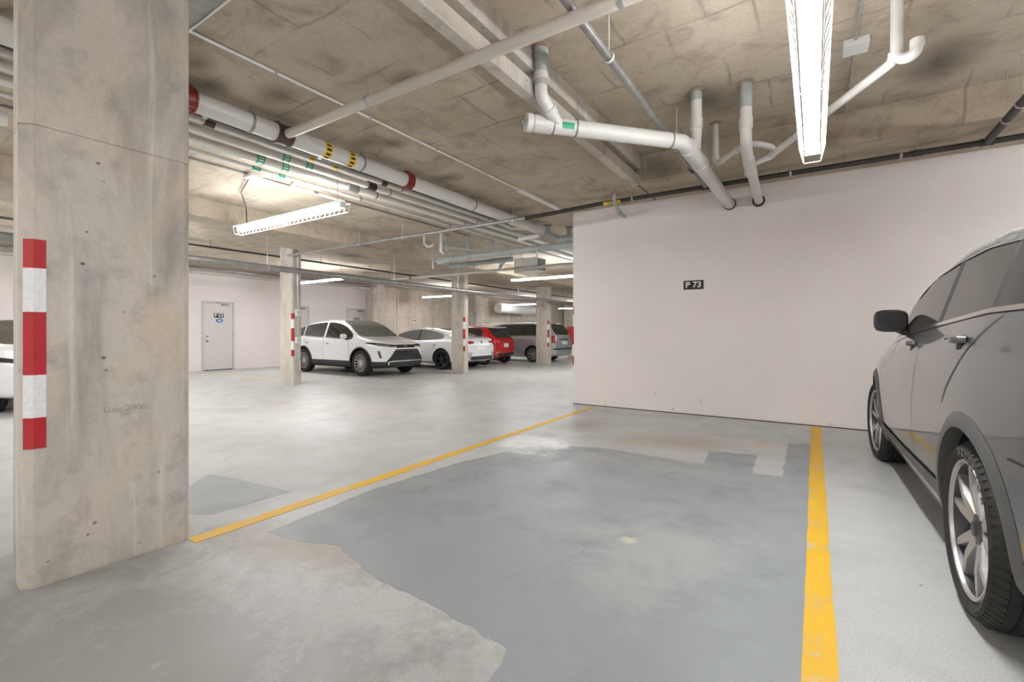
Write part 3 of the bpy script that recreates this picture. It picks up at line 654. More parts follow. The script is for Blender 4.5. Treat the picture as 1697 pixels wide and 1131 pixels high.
# white horizontal tank on the cast wall
tk = MB().tube([(-15.3,22.0,2.62),(-15.3,22.06,2.62),(-15.3,25.9,2.62),(-15.3,25.96,2.62)], [.24,.30,.30,.24], 22).build('wall_tank', 'box_white', None, 40)
tag(tk, 'white horizontal drum under the slab above the silver minivan', 'tank')
for y in (22.6,24.0,25.3): ring(tk, 'strap', (-15.3,y,2.62), (0,1,0), .305, .05, 'galvanised', False); MB().box(-15.85,-15.3,y-.02,y+.02,2.9,2.94).build('bracket', 'galvanised', tk)
# small plates on the cast wall
for lab, y, z in (('small plate on the cast wall above the white sedan', 15.9, 1.75), ('small plate on the cast wall above the red hatchback', 21.7, 1.75)):
    o = MB().box(XW, XW+.012, y-.14, y+.14, z-.07, z+.07).build('parking_sign', 'ink_white'); tag(o, lab, 'sign')
    for dy in (-.07, .07): MB().box(XW+.012, XW+.016, y+dy-.04, y+dy+.04, z-.045, z+.045).build('number_block', 'ink_black', o)
# red things far right of the minivan
o = MB().box(-11.2,-10.2,22.6,22.66,.5,1.5,.02).box(-11.15,-11.08,22.5,22.9,0,.5).box(-10.32,-10.25,22.5,22.9,0,.5).build('red_board', 'red_plastic'); tag(o, 'red upright board beyond the silver minivan', 'board')
o = MB().lathe([(0,.98),(.30,.92),(.42,.72),(.44,.45),(.42,.16),(.38,.14)], 'z', 24, (-10.3,23.8,0)).build('red_drum', 'red_plastic', None, 40); tag(o, 'round red drum on a black base beyond the minivan', 'drum')
MB().lathe([(0,.16),(.40,.15),(.42,0),(0,0)], 'z', 24, (-10.3,23.8,0)).build('drum_base', 'black_plastic', o, 40)

# ------------------------------------------------------------------ cars
def lerp(tab, x):
    if x <= tab[0][0]: return tab[0][1]
    for (a, va), (b, vb) in zip(tab, tab[1:]):
        if x <= b: return va+(vb-va)*(x-a)/(b-a)
    return tab[-1][1]
def eval_mesh(me, mods):
    o = bpy.data.objects.new('tmp', me); COL.objects.link(o)
    for f in mods: f(o)
    dg = bpy.context.evaluated_depsgraph_get(); r = bpy.data.meshes.new_from_object(o.evaluated_get(dg)); bpy.data.objects.remove(o)
    return r
def islands(faces):
    par = {}
    def find(a):
        while par.setdefault(a, a) != a: par[a] = par[par[a]]; a = par[a]
        return a
    for f in faces:
        r = find(f[0])
        for v in f[1:]: par[find(v)] = r
    g = {}
    for f in faces: g.setdefault(find(f[0]), []).append(f)
    return list(g.values())
def submesh(me, faces, name, mat, parent, sharp=38):
    ids = {}; vs = []; fs = []
    for f in faces:
        t = []
        for i in f:
            if i not in ids: ids[i] = len(vs); vs.append(me.vertices[i].co[:])
            t.append(ids[i])
        fs.append(t)
    b = MB(); b.v = vs; b.f = fs
    return b.build(name, mat, parent, sharp, fix=False)

def wheel_proto(R, rr, w, style, n, parent, full=False):
    h = w/2
    prof = [(rr, h-.02),(rr+.012,h-.006),((rr+R)/2,h+.006),(R-.035,h),(R-.012,h-.018),(R-.002,h-.04)]
    tread = []
    for k in range(4):
        a = (h-.045)-k*(2*h-.09)/4; b_ = a-(2*h-.09)/4
        tread += [(R,a-.004),(R,b_+.006),(R-.009,b_+.006),(R-.009,b_)]
    prof = prof+tread+[(r, -y) for r, y in prof[::-1]]
    t = MB().lathe(prof, 'y', 56 if full else 36, closed=True)
    if full:
        for k in range(64):
            a = 2*PI*k/64; c, s = math.cos(a), math.sin(a)
            for sd in (1, -1):
                vs = []
                for r_, y_ in ((R-.03, h-.004), (R+.001, h-.045)):
                    for da in (-.03, .03):
                        vs.append(((r_+.004)*math.cos(a+da), sd*(y_+.004), (r_+.004)*math.sin(a+da)))
                        vs.append(((r_-.006)*math.cos(a+da), sd*(y_-.004), (r_-.006)*math.sin(a+da)))
                t.add(vs, [(0,2,6,4),(1,5,7,3),(0,4,5,1),(2,3,7,6),(0,1,3,2),(4,6,7,5)])
    wh = t.build('wheel', 'rubber', parent, 35)
    MB().lathe([(rr+.003,h-.016),(rr-.004,h-.008),(rr-.014,h-.010),(rr-.020,h-.03),(rr-.035,-h*.3),(rr-.03,-h+.02)], 'y', 48).build('rim', 'alloy_dark', wh, 40)
    MB().lathe([(rr+.003,h-.016),(rr-.002,h-.006),(rr-.014,h-.008),(rr-.018,h-.02)], 'y', 48).build('rim_lip', 'alloy' if style != 'dark' else 'alloy_dark', wh, 40)
    MB().lathe([(0,-h*.15),(rr*.72,-h*.15),(rr*.72,-h*.35),(0,-h*.35)], 'y', 32).build('brake_disc', 'alloy_dark', wh, 40)
    yo = h-.012
    def spoke(b, a0, a1, r0, r1, w0, w1, dy=0., th=.03):
        vs = []
        for r_, a, ww, y_ in ((r0, a0, w0, yo-.030+dy), ((r0+r1)/2, (a0+a1)/2, (w0+w1)/2, yo-.012+dy), (r1, a1, w1, yo-.012+dy)):
            c, s = math.cos(a), math.sin(a)
            for sg in (-1, 1):
                for yy, k in ((y_, 1.), (y_-th, 1.25)): vs.append((r_*c-sg*ww*k*s/2, yy, r_*s+sg*ww*k*c/2))
        f = []
        for i in (0, 4):
            f += [(i,i+2,i+6,i+4),(i+1,i+5,i+7,i+3),(i,i+4,i+5,i+1),(i+2,i+3,i+7,i+6)]
        return b.add(vs, f+[(0,1,3,2),(8,10,11,9)])
    am = 'alloy' if style != 'dark' else 'alloy_dark'
    if style == 'star':
        for k in range(5):
            a = PI/2+2*PI*k/5+.12
            b = MB(); spoke(b, a-.16, a-.27, .055, rr-.012, .050, .026); spoke(b, a+.16, a+.27, .055, rr-.012, .050, .026)
            b.build('spoke', 'alloy', wh)
            d = MB(); spoke(d, a, a, .06, rr-.02, .05, .125, -.018, .012); d.build('spoke_web', 'alloy_dark', wh)
    else:
        b = MB()
        for k in range(n):
            a = PI/2+2*PI*k/n
            if style == 'multi': spoke(b, a, a+.03, .05, rr-.012, .026, .022)
            else: spoke(b, a-.1, a-.14, .05, rr-.012, .035, .022); spoke(b, a+.1, a+.14, .05, rr-.012, .035, .022)
        b.build('spokes', am, wh)
    MB().lathe([(0,yo-.012),(.028,yo-.014),(.034,yo-.022),(.062,yo-.028),(.07,yo-.05),(.07,-h*.2)], 'y', 28).build('hub', 'alloy_dark' if style == 'star' else am, wh, 40)
    if full:
        for k in range(5):
            a = PI/2+2*PI*k/5+.12+PI/5
            MB().tube([(.056*math.cos(a), yo-.034, .056*math.sin(a)), (.056*math.cos(a), yo-.026, .056*math.sin(a))], .008, 8).build('wheel_nut', 'ink_black', wh)
    return wh

def make_car(name, label, sp, loc, rz, scale=1.0, levels=2):
    root = empty(name, loc, rz); tag(root, label, 'car'); root.scale = (scale,)*3
    W_, xf, xr, ax, R = sp['W'], sp['xf'], sp['xr'], sp['axle'], sp['R']
    top, belt = sp['top'], sp['belt']; cowl, rf, rr_, deck = sp['glass']; wins = sp['wins']
    xs = {xr, xr+.06, xr+.22, xr+.5, xf, xf-.05, xf-.16, xf-.38, xf-.7, cowl, rf, rr_, deck, (cowl+rf)/2, (rr_+deck)/2}
    for a, b in wins: xs |= {a, b}
    xs |= set(sp.get('extra', []))
    xs = sorted(xs); xs = [x for i, x in enumerate(xs) if i == 0 or x-xs[i-1] > .03 or any(abs(x-k) < 1e-6 for w in wins for k in w)]
    wtab = sp.get('wtab', [(xr,.74),(xr+.06,.84),(xr+.22,.93),(xr+.6,.985),(xr+1.0,1),(xf-1.2,1),(xf-.7,.985),(xf-.38,.94),(xf-.16,.83),(xf-.05,.68),(xf,.56)])
    btab = sp.get('btab', [(xr,.34),(xr+.3,.24),(xr+.7,.2),(xf-.7,.2),(xf-.3,.22),(xf,.27)])
    rows = 11; V = []
    for x in xs:
        w = W_*lerp(wtab, x); zb = lerp(btab, x); zt = lerp(top, x); zq = min(lerp(belt, x), zt-.015); H = zt-zq
        zs = zq-sp.get('shoulder', .09)*(1 if zq > .8 else .66); zl = min(sp['clad'], zb+.4*(zs-zb)); zm = zl+.55*(zs-zl)
        tum = sp.get('tumble', .36); w6 = w-sp.get('inset', .05)*(w/W_)
        w7 = w6-max(.055, tum*H*.86); w8 = w7-max(.05, .09)
        V.append([(0,zb),(.75*w,zb),(.945*w,zb+.03),(.985*w,zl),(w,zm),(.992*w,zs),(w6,zq),(w7,zq+.86*H),(w8,zq+.97*H),(w8*.5,zq+.995*H),(0,zt)])
    verts = []; idx = {}
    for i, x in enumerate(xs):
        for j, (y, z) in enumerate(V[i]):
            for s in ((1,) if j in (0, rows-1) else (1, -1)):
                idx[i, j, s] = len(verts); verts.append((x, s*y, z))
            if j in (0, rows-1): idx[i, j, -1] = idx[i, j, 1]
    faces = []; mats = []
    inwin = lambda x: any(a < x < b for a, b in wins)
    for i in range(len(xs)-1):
        xm = (xs[i]+xs[i+1])/2
        for j in range(rows-1):
            mt = 0
            if j == 6 and inwin(xm): mt = 1
            elif j == 6 and wins[0][0] < xm < wins[-1][1]: mt = 6
            if j in (8, 9) and rf < xm < cowl: mt = 2
            if j in (8, 9) and deck < xm < rr_: mt = 3
            if j <= 2 and sp.get('cladded'): mt = 4
            for s in (1, -1):
                q = [idx[i,j,s], idx[i+1,j,s], idx[i+1,j+1,s], idx[i,j+1,s]]
                q = q if s == -1 else q[::-1]
                q = list(dict.fromkeys(q)); faces.append(q); mats.append(mt)
    for i, fl in ((0, 1), (len(xs)-1, 0)):
        for j in range(rows-1):
            q = [idx[i,j,1], idx[i,j+1,1], idx[i,j+1,-1], idx[i,j,-1]]; q = list(dict.fromkeys(q))
            faces.append(q if not fl else q[::-1]); mats.append(4 if (j <= 2 and sp.get('cladded')) else 0)
    slots = [sp['paint'], sp.get('side_glass', 'car_glass'), sp.get('glassmat', 'car_glass'), 'car_glass', 'black_plastic', 'liner', sp.get('pillar', 'gloss_black')]
    me = bpy.data.meshes.new('shell'); me.from_pydata(verts, [], faces)
    for s in slots: me.materials.append(M[s])
    for p, mt in zip(me.polygons, mats): p.material_index = mt
    bm = bmesh.new(); bm.from_mesh(me); bmesh.ops.recalc_face_normals(bm, faces=bm.faces[:])
    cl = bm.edges.layers.float.new('crease_edge')
    for e in bm.edges:
        ms = {f.material_index for f in e.link_faces}
        if len(ms) > 1: e[cl] = .55 if ms & {4} else .85
    for i in range(len(xs)-1):     # shoulder crease along the side
        for s in (1, -1):
            e = bm.edges.get([bm.verts[k] for k in (idx[i,5,s], idx[i+1,5,s])]) if False else None
    bm.to_mesh(me); bm.free()
    def sub(o):
        m = o.modifiers.new('s', 'SUBSURF'); m.levels = m.render_levels = levels; m.subdivision_type = 'CATMULL_CLARK'
    full = eval_mesh(me, [sub])
    bm = bmesh.new(); bm.from_mesh(full); bvh = BVHTree.FromBMesh(bm); bm.free()
    cut = MB()
    for x in (ax, -ax):
        for s in (1, -1):
            cut.tube([(x, s*W_*.62, R*1.0), (x, s*W_*1.3, R*1.0)], sp['arch'], 40)
    cm = bpy.data.meshes.new('cut'); cm.from_pydata(cut.v, [], cut.f)
    for s in slots: cm.materials.append(M[s])
    for p in cm.polygons: p.material_index = 5
    bm = bmesh.new(); bm.from_mesh(cm); bmesh.ops.recalc_face_normals(bm, faces=bm.faces[:]); bm.to_mesh(cm); bm.free()
    co = bpy.data.objects.new('cut', cm); COL.objects.link(co)
    def boo(o):
        m = o.modifiers.new('b', 'BOOLEAN'); m.operation = 'DIFFERENCE'; m.object = co; m.solver = 'EXACT'
        try: m.material_mode = 'INDEX'
        except Exception: pass
    shell = eval_mesh(full, [boo]); bpy.data.objects.remove(co)
    by = {}
    for p in shell.polygons: by.setdefault(p.material_index, []).append(tuple(p.vertices))
    nm = ['body', 'side_window', 'windshield', 'rear_window', 'cladding', 'wheel_well', 'door_pillar']
    for k, fs in by.items():
        if k in (1, 5, 6):
            for g in islands(fs): submesh(shell, g, nm[k], slots[k], root)
        else: submesh(shell, fs, nm[k], slots[k], root)
    # ---- helpers that lay things on the skin
    def hit(view, a, b_, off=.004):
        if view == 'L': o_, d = Vector((a, 3, b_)), Vector((0,-1,0))
        elif view == 'R': o_, d = Vector((a, -3, b_)), Vector((0,1,0))
        elif view == 'F': o_, d = Vector((5, a, b_)), Vector((-1,0,0))
        elif view == 'B': o_, d = Vector((-5, a, b_)), Vector((1,0,0))
        else: o_, d = Vector((a, b_, 5)), Vector((0,0,-1))
        p, nrm, _, _ = bvh.ray_cast(o_, d)
        if p is None: return None
        if nrm.dot(d) > 0: nrm = -nrm
        return p+nrm*off
    def patch(name_, view, poly, mat, off=.004, parent=root, cell=.045):
        bm = bmesh.new(); vs = [bm.verts.new((a, b_, 0)) for a, b_ in poly]; bm.faces.new(vs)
        bmesh.ops.triangulate(bm, faces=bm.faces[:])
        for _ in range(5):
            es = [e for e in bm.edges if e.calc_length() > cell]
            if not es: break
            bmesh.ops.subdivide_edges(bm, edges=es, cuts=1); bmesh.ops.triangulate(bm, faces=[f for f in bm.faces if len(f.verts) > 3])
        dead = []
        for v in bm.verts:
            p = hit(view, v.co.x, v.co.y, off)
            if p is None: dead.append(v)
            else: v.co = p
        bmesh.ops.delete(bm, geom=dead, context='VERTS')
        return MB().bm(bm).build(name_, mat, parent, 60)
    def strip(name_, view, pts, w, mat, off=.002, parent=root, step=.03):
        q = []
        for (a, b_), (c, d) in zip(pts, pts[1:]):
            n_ = max(1, int(math.hypot(c-a, d-b_)/step))
            for k in range(n_): q.append((a+(c-a)*k/n_, b_+(d-b_)*k/n_))
        q.append(pts[-1]); vs = []; ok = []
        for k, (a, b_) in enumerate(q):
            p0, p1 = q[max(k-1, 0)], q[min(k+1, len(q)-1)]
            l_ = math.hypot(p1[0]-p0[0], p1[1]-p0[1]) or 1; nx, ny = -(p1[1]-p0[1])/l_*w/2, (p1[0]-p0[0])/l_*w/2
            u, v = hit(view, a+nx, b_+ny, off), hit(view, a-nx, b_-ny, off); ok.append(u is not None and v is not None)
            vs += [u or (0,0,0), v or (0,0,0)]
        fs = [(2*k, 2*k+1, 2*k+3, 2*k+2) for k in range(len(q)-1) if ok[k] and ok[k+1]]
        used = sorted({i for f in fs for i in f}); mp = {i: n_ for n_, i in enumerate(used)}
        return MB().add([vs[i] for i in used], [[mp[i] for i in f] for f in fs]).build(name_, mat, parent, 60)
    def archlip(x, view, mat, wid, off=.012):
        r0 = sp['arch']-.004; vs = []; ok = []; sgn = 1 if view == 'L' else -1
        for k in range(41):
            a = math.radians(-38+256*k/40); row = []
            for r_, o2 in ((r0, -.05), (r0, off), (r0+wid*.6, off), (r0+wid, .001)):
                p = hit(view, x+(r0+.004 if o2 < 0 else r_)*math.cos(a), R+(r0+.004 if o2 < 0 else r_)*math.sin(a), o2)
                if p is not None: p = Vector((x+r_*math.cos(a), p.y, R+r_*math.sin(a)))
                row.append(p)
            ok.append(all(p is not None for p in row)); vs += [p or (0,0,0) for p in row]
        fs = []
        for k in range(40):
            if ok[k] and ok[k+1]:
                for j in range(3): fs.append((4*k+j, 4*k+j+1, 4*k+5+j, 4*k+4+j))
        used = sorted({i for f in fs for i in f}); mp = {i: n_ for n_, i in enumerate(used)}
        if fs: MB().add([vs[i] for i in used], [[mp[i] for i in f] for f in fs]).build('wheel_arch', mat, root, 50)
    if sp.get('arch_mat'):
        for x in (ax, -ax):
            for v in 'LR': archlip(x, v, sp['arch_mat'], sp.get('arch_w', .06))
    # ---- wheels
    wp = wheel_proto(R, sp['rim'], sp['tw'], sp['style'], sp['spokes'], root, levels > 2)
    first = True
    for x in (ax, -ax):
        for s in (1, -1):
            w_ = wp if first else copy_tree(wp, root); first = False
            w_.location = (x, s*(W_-sp['tw']/2-sp.get('tuck', .015)), R); w_.rotation_euler = (0, random.uniform(0, 1.2) if levels < 3 else 0, (0 if s == 1 else PI)+(sp.get('steer', 0) if x > 0 else 0))
    # ---- mirrors
    mx, mz = sp['mirror']; mo_, ms_ = sp.get('mirror_fit', (.13, (.8, .85, .85)))
    for s, v in ((1, 'L'), (-1, 'R')):
        p = hit(v, mx, mz, 0)
        bm = bmesh.new(); bmesh.ops.create_cube(bm, size=1)
        bmesh.ops.subdivide_edges(bm, edges=bm.edges[:], cuts=3, use_grid_fill=True)
        for q in bm.verts:
            c = q.co*2; k = Vector((c.x, c.y, c.z)); l4 = (abs(k.x)**4+abs(k.y)**4+abs(k.z)**4)**.25; k = k/l4
            k = Vector((k.x*.075*(1.0 if k.x < 0 else 1.3)*(1-.25*max(0, k.x)), k.y*.115*(1-.12*max(0, k.x)), k.z*.085*(1-.2*max(0, k.x))))
            if k.x < -.06: k.x = -.06
            q.co = Vector((k.x*ms_[0], k.y*ms_[1], k.z*ms_[2]))+Vector((mx+.02, p.y+s*mo_, mz+.075))
        mo = MB().bm(bm).build('mirror', sp['mirror_mat'], root, 50)
        gx = mx+.02-.06*ms_[0]; MB().box(gx-.002, gx+.004, p.y+s*mo_-.085*ms_[1], p.y+s*mo_+.085*ms_[1], mz+.075-.058*ms_[2], mz+.075+.058*ms_[2], .0015).build('mirror_glass', sp.get('mirror_glass', 'chrome'), mo)
        MB().tube([(mx+.03, p.y-s*.02, mz-.02), (mx+.03, p.y+s*mo_*.35, mz), (mx+.03, p.y+s*mo_*.75, mz+.02)], [.035,.026,.03], 10).build('mirror_arm', 'black_plastic', mo, 50)
    # ---- door seams, handles
    for pts in sp.get('seams', []):
        for v in 'LR': strip('door_seam', v, pts, .009, 'seam')
    for hx_, hz_ in sp.get('handles', []):
        for s, v in ((1, 'L'), (-1, 'R')):
            p = hit(v, hx_, hz_, 0)
            if p is None: continue
            patch('handle_recess', v, [(hx_+.055*math.cos(2*PI*k/14)-.01, hz_-.012+.034*math.sin(2*PI*k/14)) for k in range(14)], 'seam', .002)
            MB().tube([(hx_-.105, p.y+s*.004, hz_+.004), (hx_-.085, p.y+s*.030, hz_+.002), (hx_+.075, p.y+s*.030, hz_-.002), (hx_+.10, p.y+s*.004, hz_-.004)], [.014,.017,.016,.012], 10, .01 if False else 0).build('door_handle', sp.get('handle_mat', sp['paint']), root, 50)
    sp['root'] = root
    return root, patch, strip, hit

sym = lambda poly: [(-a, b_) for a, b_ in poly][::-1]
# ---- grey crossover beside the yellow line (front towards the painted wall)
GREY = dict(W=.945, xf=2.24, xr=-2.40, axle=1.435, R=.368, rim=.285, tw=.245, arch=.425, clad=.40, paint='car_grey', style='star', spokes=5,
    top=[(-2.40,.92),(-2.34,1.10),(-2.18,1.32),(-1.85,1.58),(-1.45,1.655),(-.9,1.68),(-.3,1.675),(.15,1.645),(.50,1.53),(1.20,1.15),(1.30,1.115),(1.75,1.05),(2.05,.96),(2.19,.85),(2.24,.72)],
    belt=[(-2.4,.9),(-2.25,1.18),(-1.9,1.29),(-1.4,1.285),(-.8,1.255),(.1,1.20),(.85,1.13),(1.25,1.085),(1.7,1.0),(2.05,.90),(2.24,.70)],
    glass=(1.27,.18,-1.62,-2.22), wins=[(-2.0,-1.44),(-1.40,-.58),(-.49,1.05)], extra=[.6,-.9,1.5,1.8,-1.1,1.1],
    tumble=.30, inset=.10, shoulder=.15, side_glass='car_glass_grey', mirror=(.58,1.215), pillar='black_plastic', mirror_fit=(.095,(.9,.95,1.05)), mirror_glass='gloss_black', mirror_mat='gloss_black', arch_mat='grey_plastic_car', arch_w=.07, tuck=.012, steer=.06,
    seams=[[(-1.10,.86),(-1.16,.93),(-1.40,1.12),(-1.58,1.27)],[(-.36,.40),(-.35,.7),(-.42,.95),(-.40,1.20)],[(.62,.42),(.66,.7),(.60,.95),(.62,1.13)],[(-1.06,.40),(-1.0,.55)],[(-.98,.40),(-.34,.385),(.92,.38)],
           [(-1.86,.76),(-2.1,.765),(-2.3,.77)]],
    handles=[(-1.26,1.165),(-.14,1.125)])
g, gp, gs, gh = make_car('crossover_car', 'grey crossover car parked beside the yellow line facing the painted wall', GREY, (1.435, 4.17, 0), PI/2+math.radians(1.2), 1.0, 3)
for v in 'LR':
    gs('belt_moulding', v, [(1.02,1.115),(.6,1.160),(.1,1.203),(-.8,1.258),(-1.4,1.290),(-1.95,1.296)], .022, 'chrome', .006)
    gs('window_seal', v, [(1.05,1.215),(.85,1.33),(.6,1.445),(.15,1.58),(-.5,1.617),(-1.0,1.622),(-1.6,1.58),(-1.9,1.505)], .032, 'black_plastic', .005)
    gs('roof_trim', v, [(.6,1.475),(.15,1.608),(-.5,1.643),(-1.0,1.648),(-1.6,1.605)], .014, 'chrome', .006)
    gs('sill_moulding', v, [(-.98,.42),(0,.40),(.98,.40)], .05, 'grey_plastic_car', .010); gs('sill_moulding', v, [(-.98,.33),(0,.31),(.98,.31)], .12, 'grey_plastic_car', .006)
gp('headlight', 'F', [(.50,.84),(.80,.90),(.90,.86),(.86,.76),(.55,.74)], 'lamp_glass'); gp('headlight', 'F', sym([(.50,.84),(.80,.90),(.90,.86),(.86,.76),(.55,.74)]), 'lamp_glass')
gp('grille', 'F', [(-.42,.84),(.42,.84),(.45,.56),(-.45,.56)], 'gloss_black'); gp('lower_intake', 'F', [(-.7,.45),(.7,.45),(.6,.32),(-.6,.32)], 'black_plastic')
gp('tail_light', 'B', [(.45,1.06),(.86,1.08),(.86,.92),(.5,.93)], 'tail_red'); gp('tail_light', 'B', sym([(.45,1.06),(.86,1.08),(.86,.92),(.5,.93)]), 'tail_red')
gp('rear_bumper', 'B', [(-.75,.58),(.75,.58),(.72,.36),(-.72,.36)], 'grey_plastic_car')
for s in (1, -1):   # roof rails
    MB().tube([gh('T', x_, s*.66, o_) for x_, o_ in ((-1.75,-.005),(-1.6,.02),(-1.0,.03),(-.4,.03),(.05,.02),(.2,-.005))], [.010,.014,.014,.014,.014,.010], 8).build('roof_rail', 'galvanised', g, 50)
# raised lettering on the near rear tyre
for k, ch in enumerate('SCORPION'):
    wl = [c for c in g.children if c.name.startswith('wheel') and not c.name.startswith('wheel_') and c.location.x < 0 and c.location.y > 0][0]
    a = math.radians(100-9.0*k); r_ = .314; y_ = GREY['tw']/2+.0052
    # outside of the left wheel seen from +y: screen right is -x, so letters run clockwise there
    er = Vector((math.cos(a), 0, math.sin(a))); et = Vector((-math.sin(a), 0, math.cos(a)))*-1
    ax_ = Vector((-er.x, 0, er.z)); at_ = Vector((-et.x, 0, et.z))
    text_mesh('tyre_lettering', ch, .044, 'rubber_text', wl, basis(ax_*r_+Vector((0,y_,0)), at_, ax_, Vector((0,1,0))), .0012, .85, .0006)

# ---- white crossover by the column (front towards the lane)
WHITE = dict(W=.925, xf=2.29, xr=-2.40, axle=1.345, R=.37, rim=.245, tw=.225, arch=.42, clad=.42, cladded=True, paint='car_white', style='multi', spokes=14,
    top=[(-2.40,.90),(-2.34,1.06),(-2.15,1.20),(-1.75,1.40),(-1.2,1.565),(-.6,1.635),(-.1,1.65),(.25,1.61),(.6,1.47),(1.10,1.14),(1.2,1.105),(1.65,1.05),(2.05,.97),(2.22,.86),(2.29,.72)],
    belt=[(-2.4,.88),(-2.2,1.08),(-1.6,1.13),(-.8,1.085),(0,1.06),(.8,1.03),(1.2,1.01),(1.7,.96),(2.1,.88),(2.29,.70)],
    glass=(1.18,.20,-1.25,-2.15), wins=[(-1.85,-1.40),(-1.37,-.36),(-.30,.98)], pillar='car_white', extra=[.6,-.9,1.5,1.8], tumble=.36, mirror=(.72,1.05), mirror_mat='car_white', tuck=.01,
    glassmat='car_glass_clear', arch_mat='black_plastic', arch_w=.045,
    seams=[[(-.34,.44),(-.33,.8),(-.34,1.06)],[(.86,.44),(.88,.75),(.84,1.0)],[(-1.12,.70),(-1.2,.9),(-1.3,1.09)]], handles=[(-1.12,.95),(-.10,.93)])
w, wp_, ws_, wh_ = make_car('crossover_car', 'white crossover car parked behind the column with the grey boxes', WHITE, (-11.72, 9.27, 0), 0, .965)
for f in (lambda p: p, sym):
    hl = wp_('headlight', 'F', f([(.33,.88),(.60,.905),(.86,.955),(.885,.925),(.80,.865),(.55,.83),(.36,.835)]), 'gloss_black')
    wp_('headlight_lens', 'F', f([(.55,.868),(.70,.885),(.82,.915),(.80,.890),(.60,.850)]), 'lamp_glass', .008, hl)
    wp_('fog_slit', 'F', f([(.80,.72),(.83,.72),(.80,.52),(.765,.52)]), 'gloss_black')
wp_('upper_grille', 'F', [(-.34,.885),(.34,.885),(.36,.80),(-.36,.80)], 'gloss_black'); wp_('emblem', 'F', [(.07*math.cos(2*PI*k/16), .845+.032*math.sin(2*PI*k/16)) for k in range(16)], 'chrome', .010)
gr = wp_('lower_grille', 'F', [(-.42,.765),(.42,.765),(.68,.44),(.66,.28),(-.66,.28),(-.68,.44)], 'black_plastic')
for z in (.70,.64,.58,.52): ws_('grille_bar', 'F', [(-.46-(.765-z)*.6,z),(.46+(.765-z)*.6,z)], .018, 'gloss_black', .010, gr)
ws_('chrome_trim', 'F', [(-.64,.41),(-.5,.43),(.5,.43),(.64,.41)], .028, 'chrome', .012); ws_('chrome_trim', 'F', [(-.62,.33),(-.64,.41)], .03, 'chrome', .012); ws_('chrome_trim', 'F', [(.62,.33),(.64,.41)], .03, 'chrome', .012)
for v in 'LR': ws_('window_trim', v, [(.9,1.06),(0,1.085),(-.8,1.11),(-1.6,1.155)], .014, 'chrome', .004)
wp_('tail_light', 'B', [(-.88,1.02),(.88,1.02),(.88,.95),(-.88,.95)], 'tail_red')

# ---- white sedan (rear towards the lane)
SEDAN = dict(W=.93, xf=2.38, xr=-2.47, axle=1.42, R=.345, rim=.25, tw=.225, arch=.39, clad=.34, paint='car_white', style='dark', spokes=5,
    top=[(-2.47,.80),(-2.42,1.02),(-2.25,1.09),(-1.72,1.13),(-1.2,1.30),(-.75,1.405),(-.25,1.44),(.20,1.42),(.55,1.30),(1.20,1.03),(1.3,1.0),(1.8,.93),(2.2,.83),(2.34,.72),(2.38,.6)],
    belt=[(-2.47,.78),(-2.3,1.03),(-1.7,1.04),(-.8,1.0),(.2,.96),(1.2,.93),(1.8,.87),(2.2,.78),(2.38,.58)],
    glass=(1.27,.15,-.72,-1.70), wins=[(-1.52,-.38),(-.32,1.05)], extra=[.6,-1.0,1.5,1.8], tumble=.42, mirror=(.75,.96), mirror_mat='car_white', side_glass='car_glass_clear',
    seams=[[(-.37,.40),(-.36,.7),(-.37,.97)],[(.85,.40),(.88,.7),(.84,.93)],[(-1.02,.66),(-1.15,.85),(-1.3,.99)]], handles=[(-1.12,.86),(-.18,.84)])
sd, sp_, ss_, sh_ = make_car('sedan_car', 'white sedan parked between the white crossover and the red hatchback', SEDAN, (-11.37, 12.1, 0), PI, .95)
for f in (lambda p: p, sym):
    t_ = sp_('tail_light', 'B', f([(.40,.955),(.88,.995),(.89,.915),(.62,.90),(.42,.915)]), 'tail_red')
    sp_('tail_light_frame', 'B', f([(.40,.915),(.62,.90),(.89,.915),(.88,.885),(.60,.872),(.42,.895)]), 'gloss_black')
    sp_('reflector_cluster', 'B', f([(.52,.60),(.86,.58),(.80,.40),(.58,.40)]), 'lamp_glass')
    sp_('headlight', 'F', f([(.42,.76),(.66,.80),(.86,.84),(.84,.77),(.46,.71)]), 'gloss_black')
sp_('licence_plate', 'B', [(-.26,.80),(.26,.80),(.26,.67),(-.26,.67)], 'label_white'); sp_('emblem', 'B', [(.05*math.cos(2*PI*k/14), .93+.045*math.sin(2*PI*k/14)) for k in range(14)], 'chrome', .008)
sp_('rear_diffuser', 'B', [(-.72,.46),(.72,.46),(.6,.34),(-.6,.34)], 'black_plastic')
gr = sp_('grille', 'F', [(-.40,.72),(.40,.72),(.50,.56),(.30,.40),(-.30,.40),(-.50,.56)], 'black_plastic')
for k in range(-5, 6): ss_('grille_bar', 'F', [(k*.075-.12,.70),(k*.06,.45)], .010, 'alloy', .008, gr)
sp_('lower_intake', 'F', [(-.62,.36),(.62,.36),(.58,.29),(-.58,.29)], 'gloss_black')
for v in 'LR': ss_('window_trim', v, [(.95,.965),(.2,.99),(-.8,1.03),(-1.35,1.055)], .014, 'gloss_black', .004)
# ---- second white car, only its nose shows left of the big column
c2 = copy_tree(sd); c2.location = (-11.80, 2.42, 0); c2.rotation_euler = (0, 0, 0); c2.scale = (1, 1, 1)
c2['label'] = 'white car glimpsed behind the big concrete column, dark mesh grille forward'

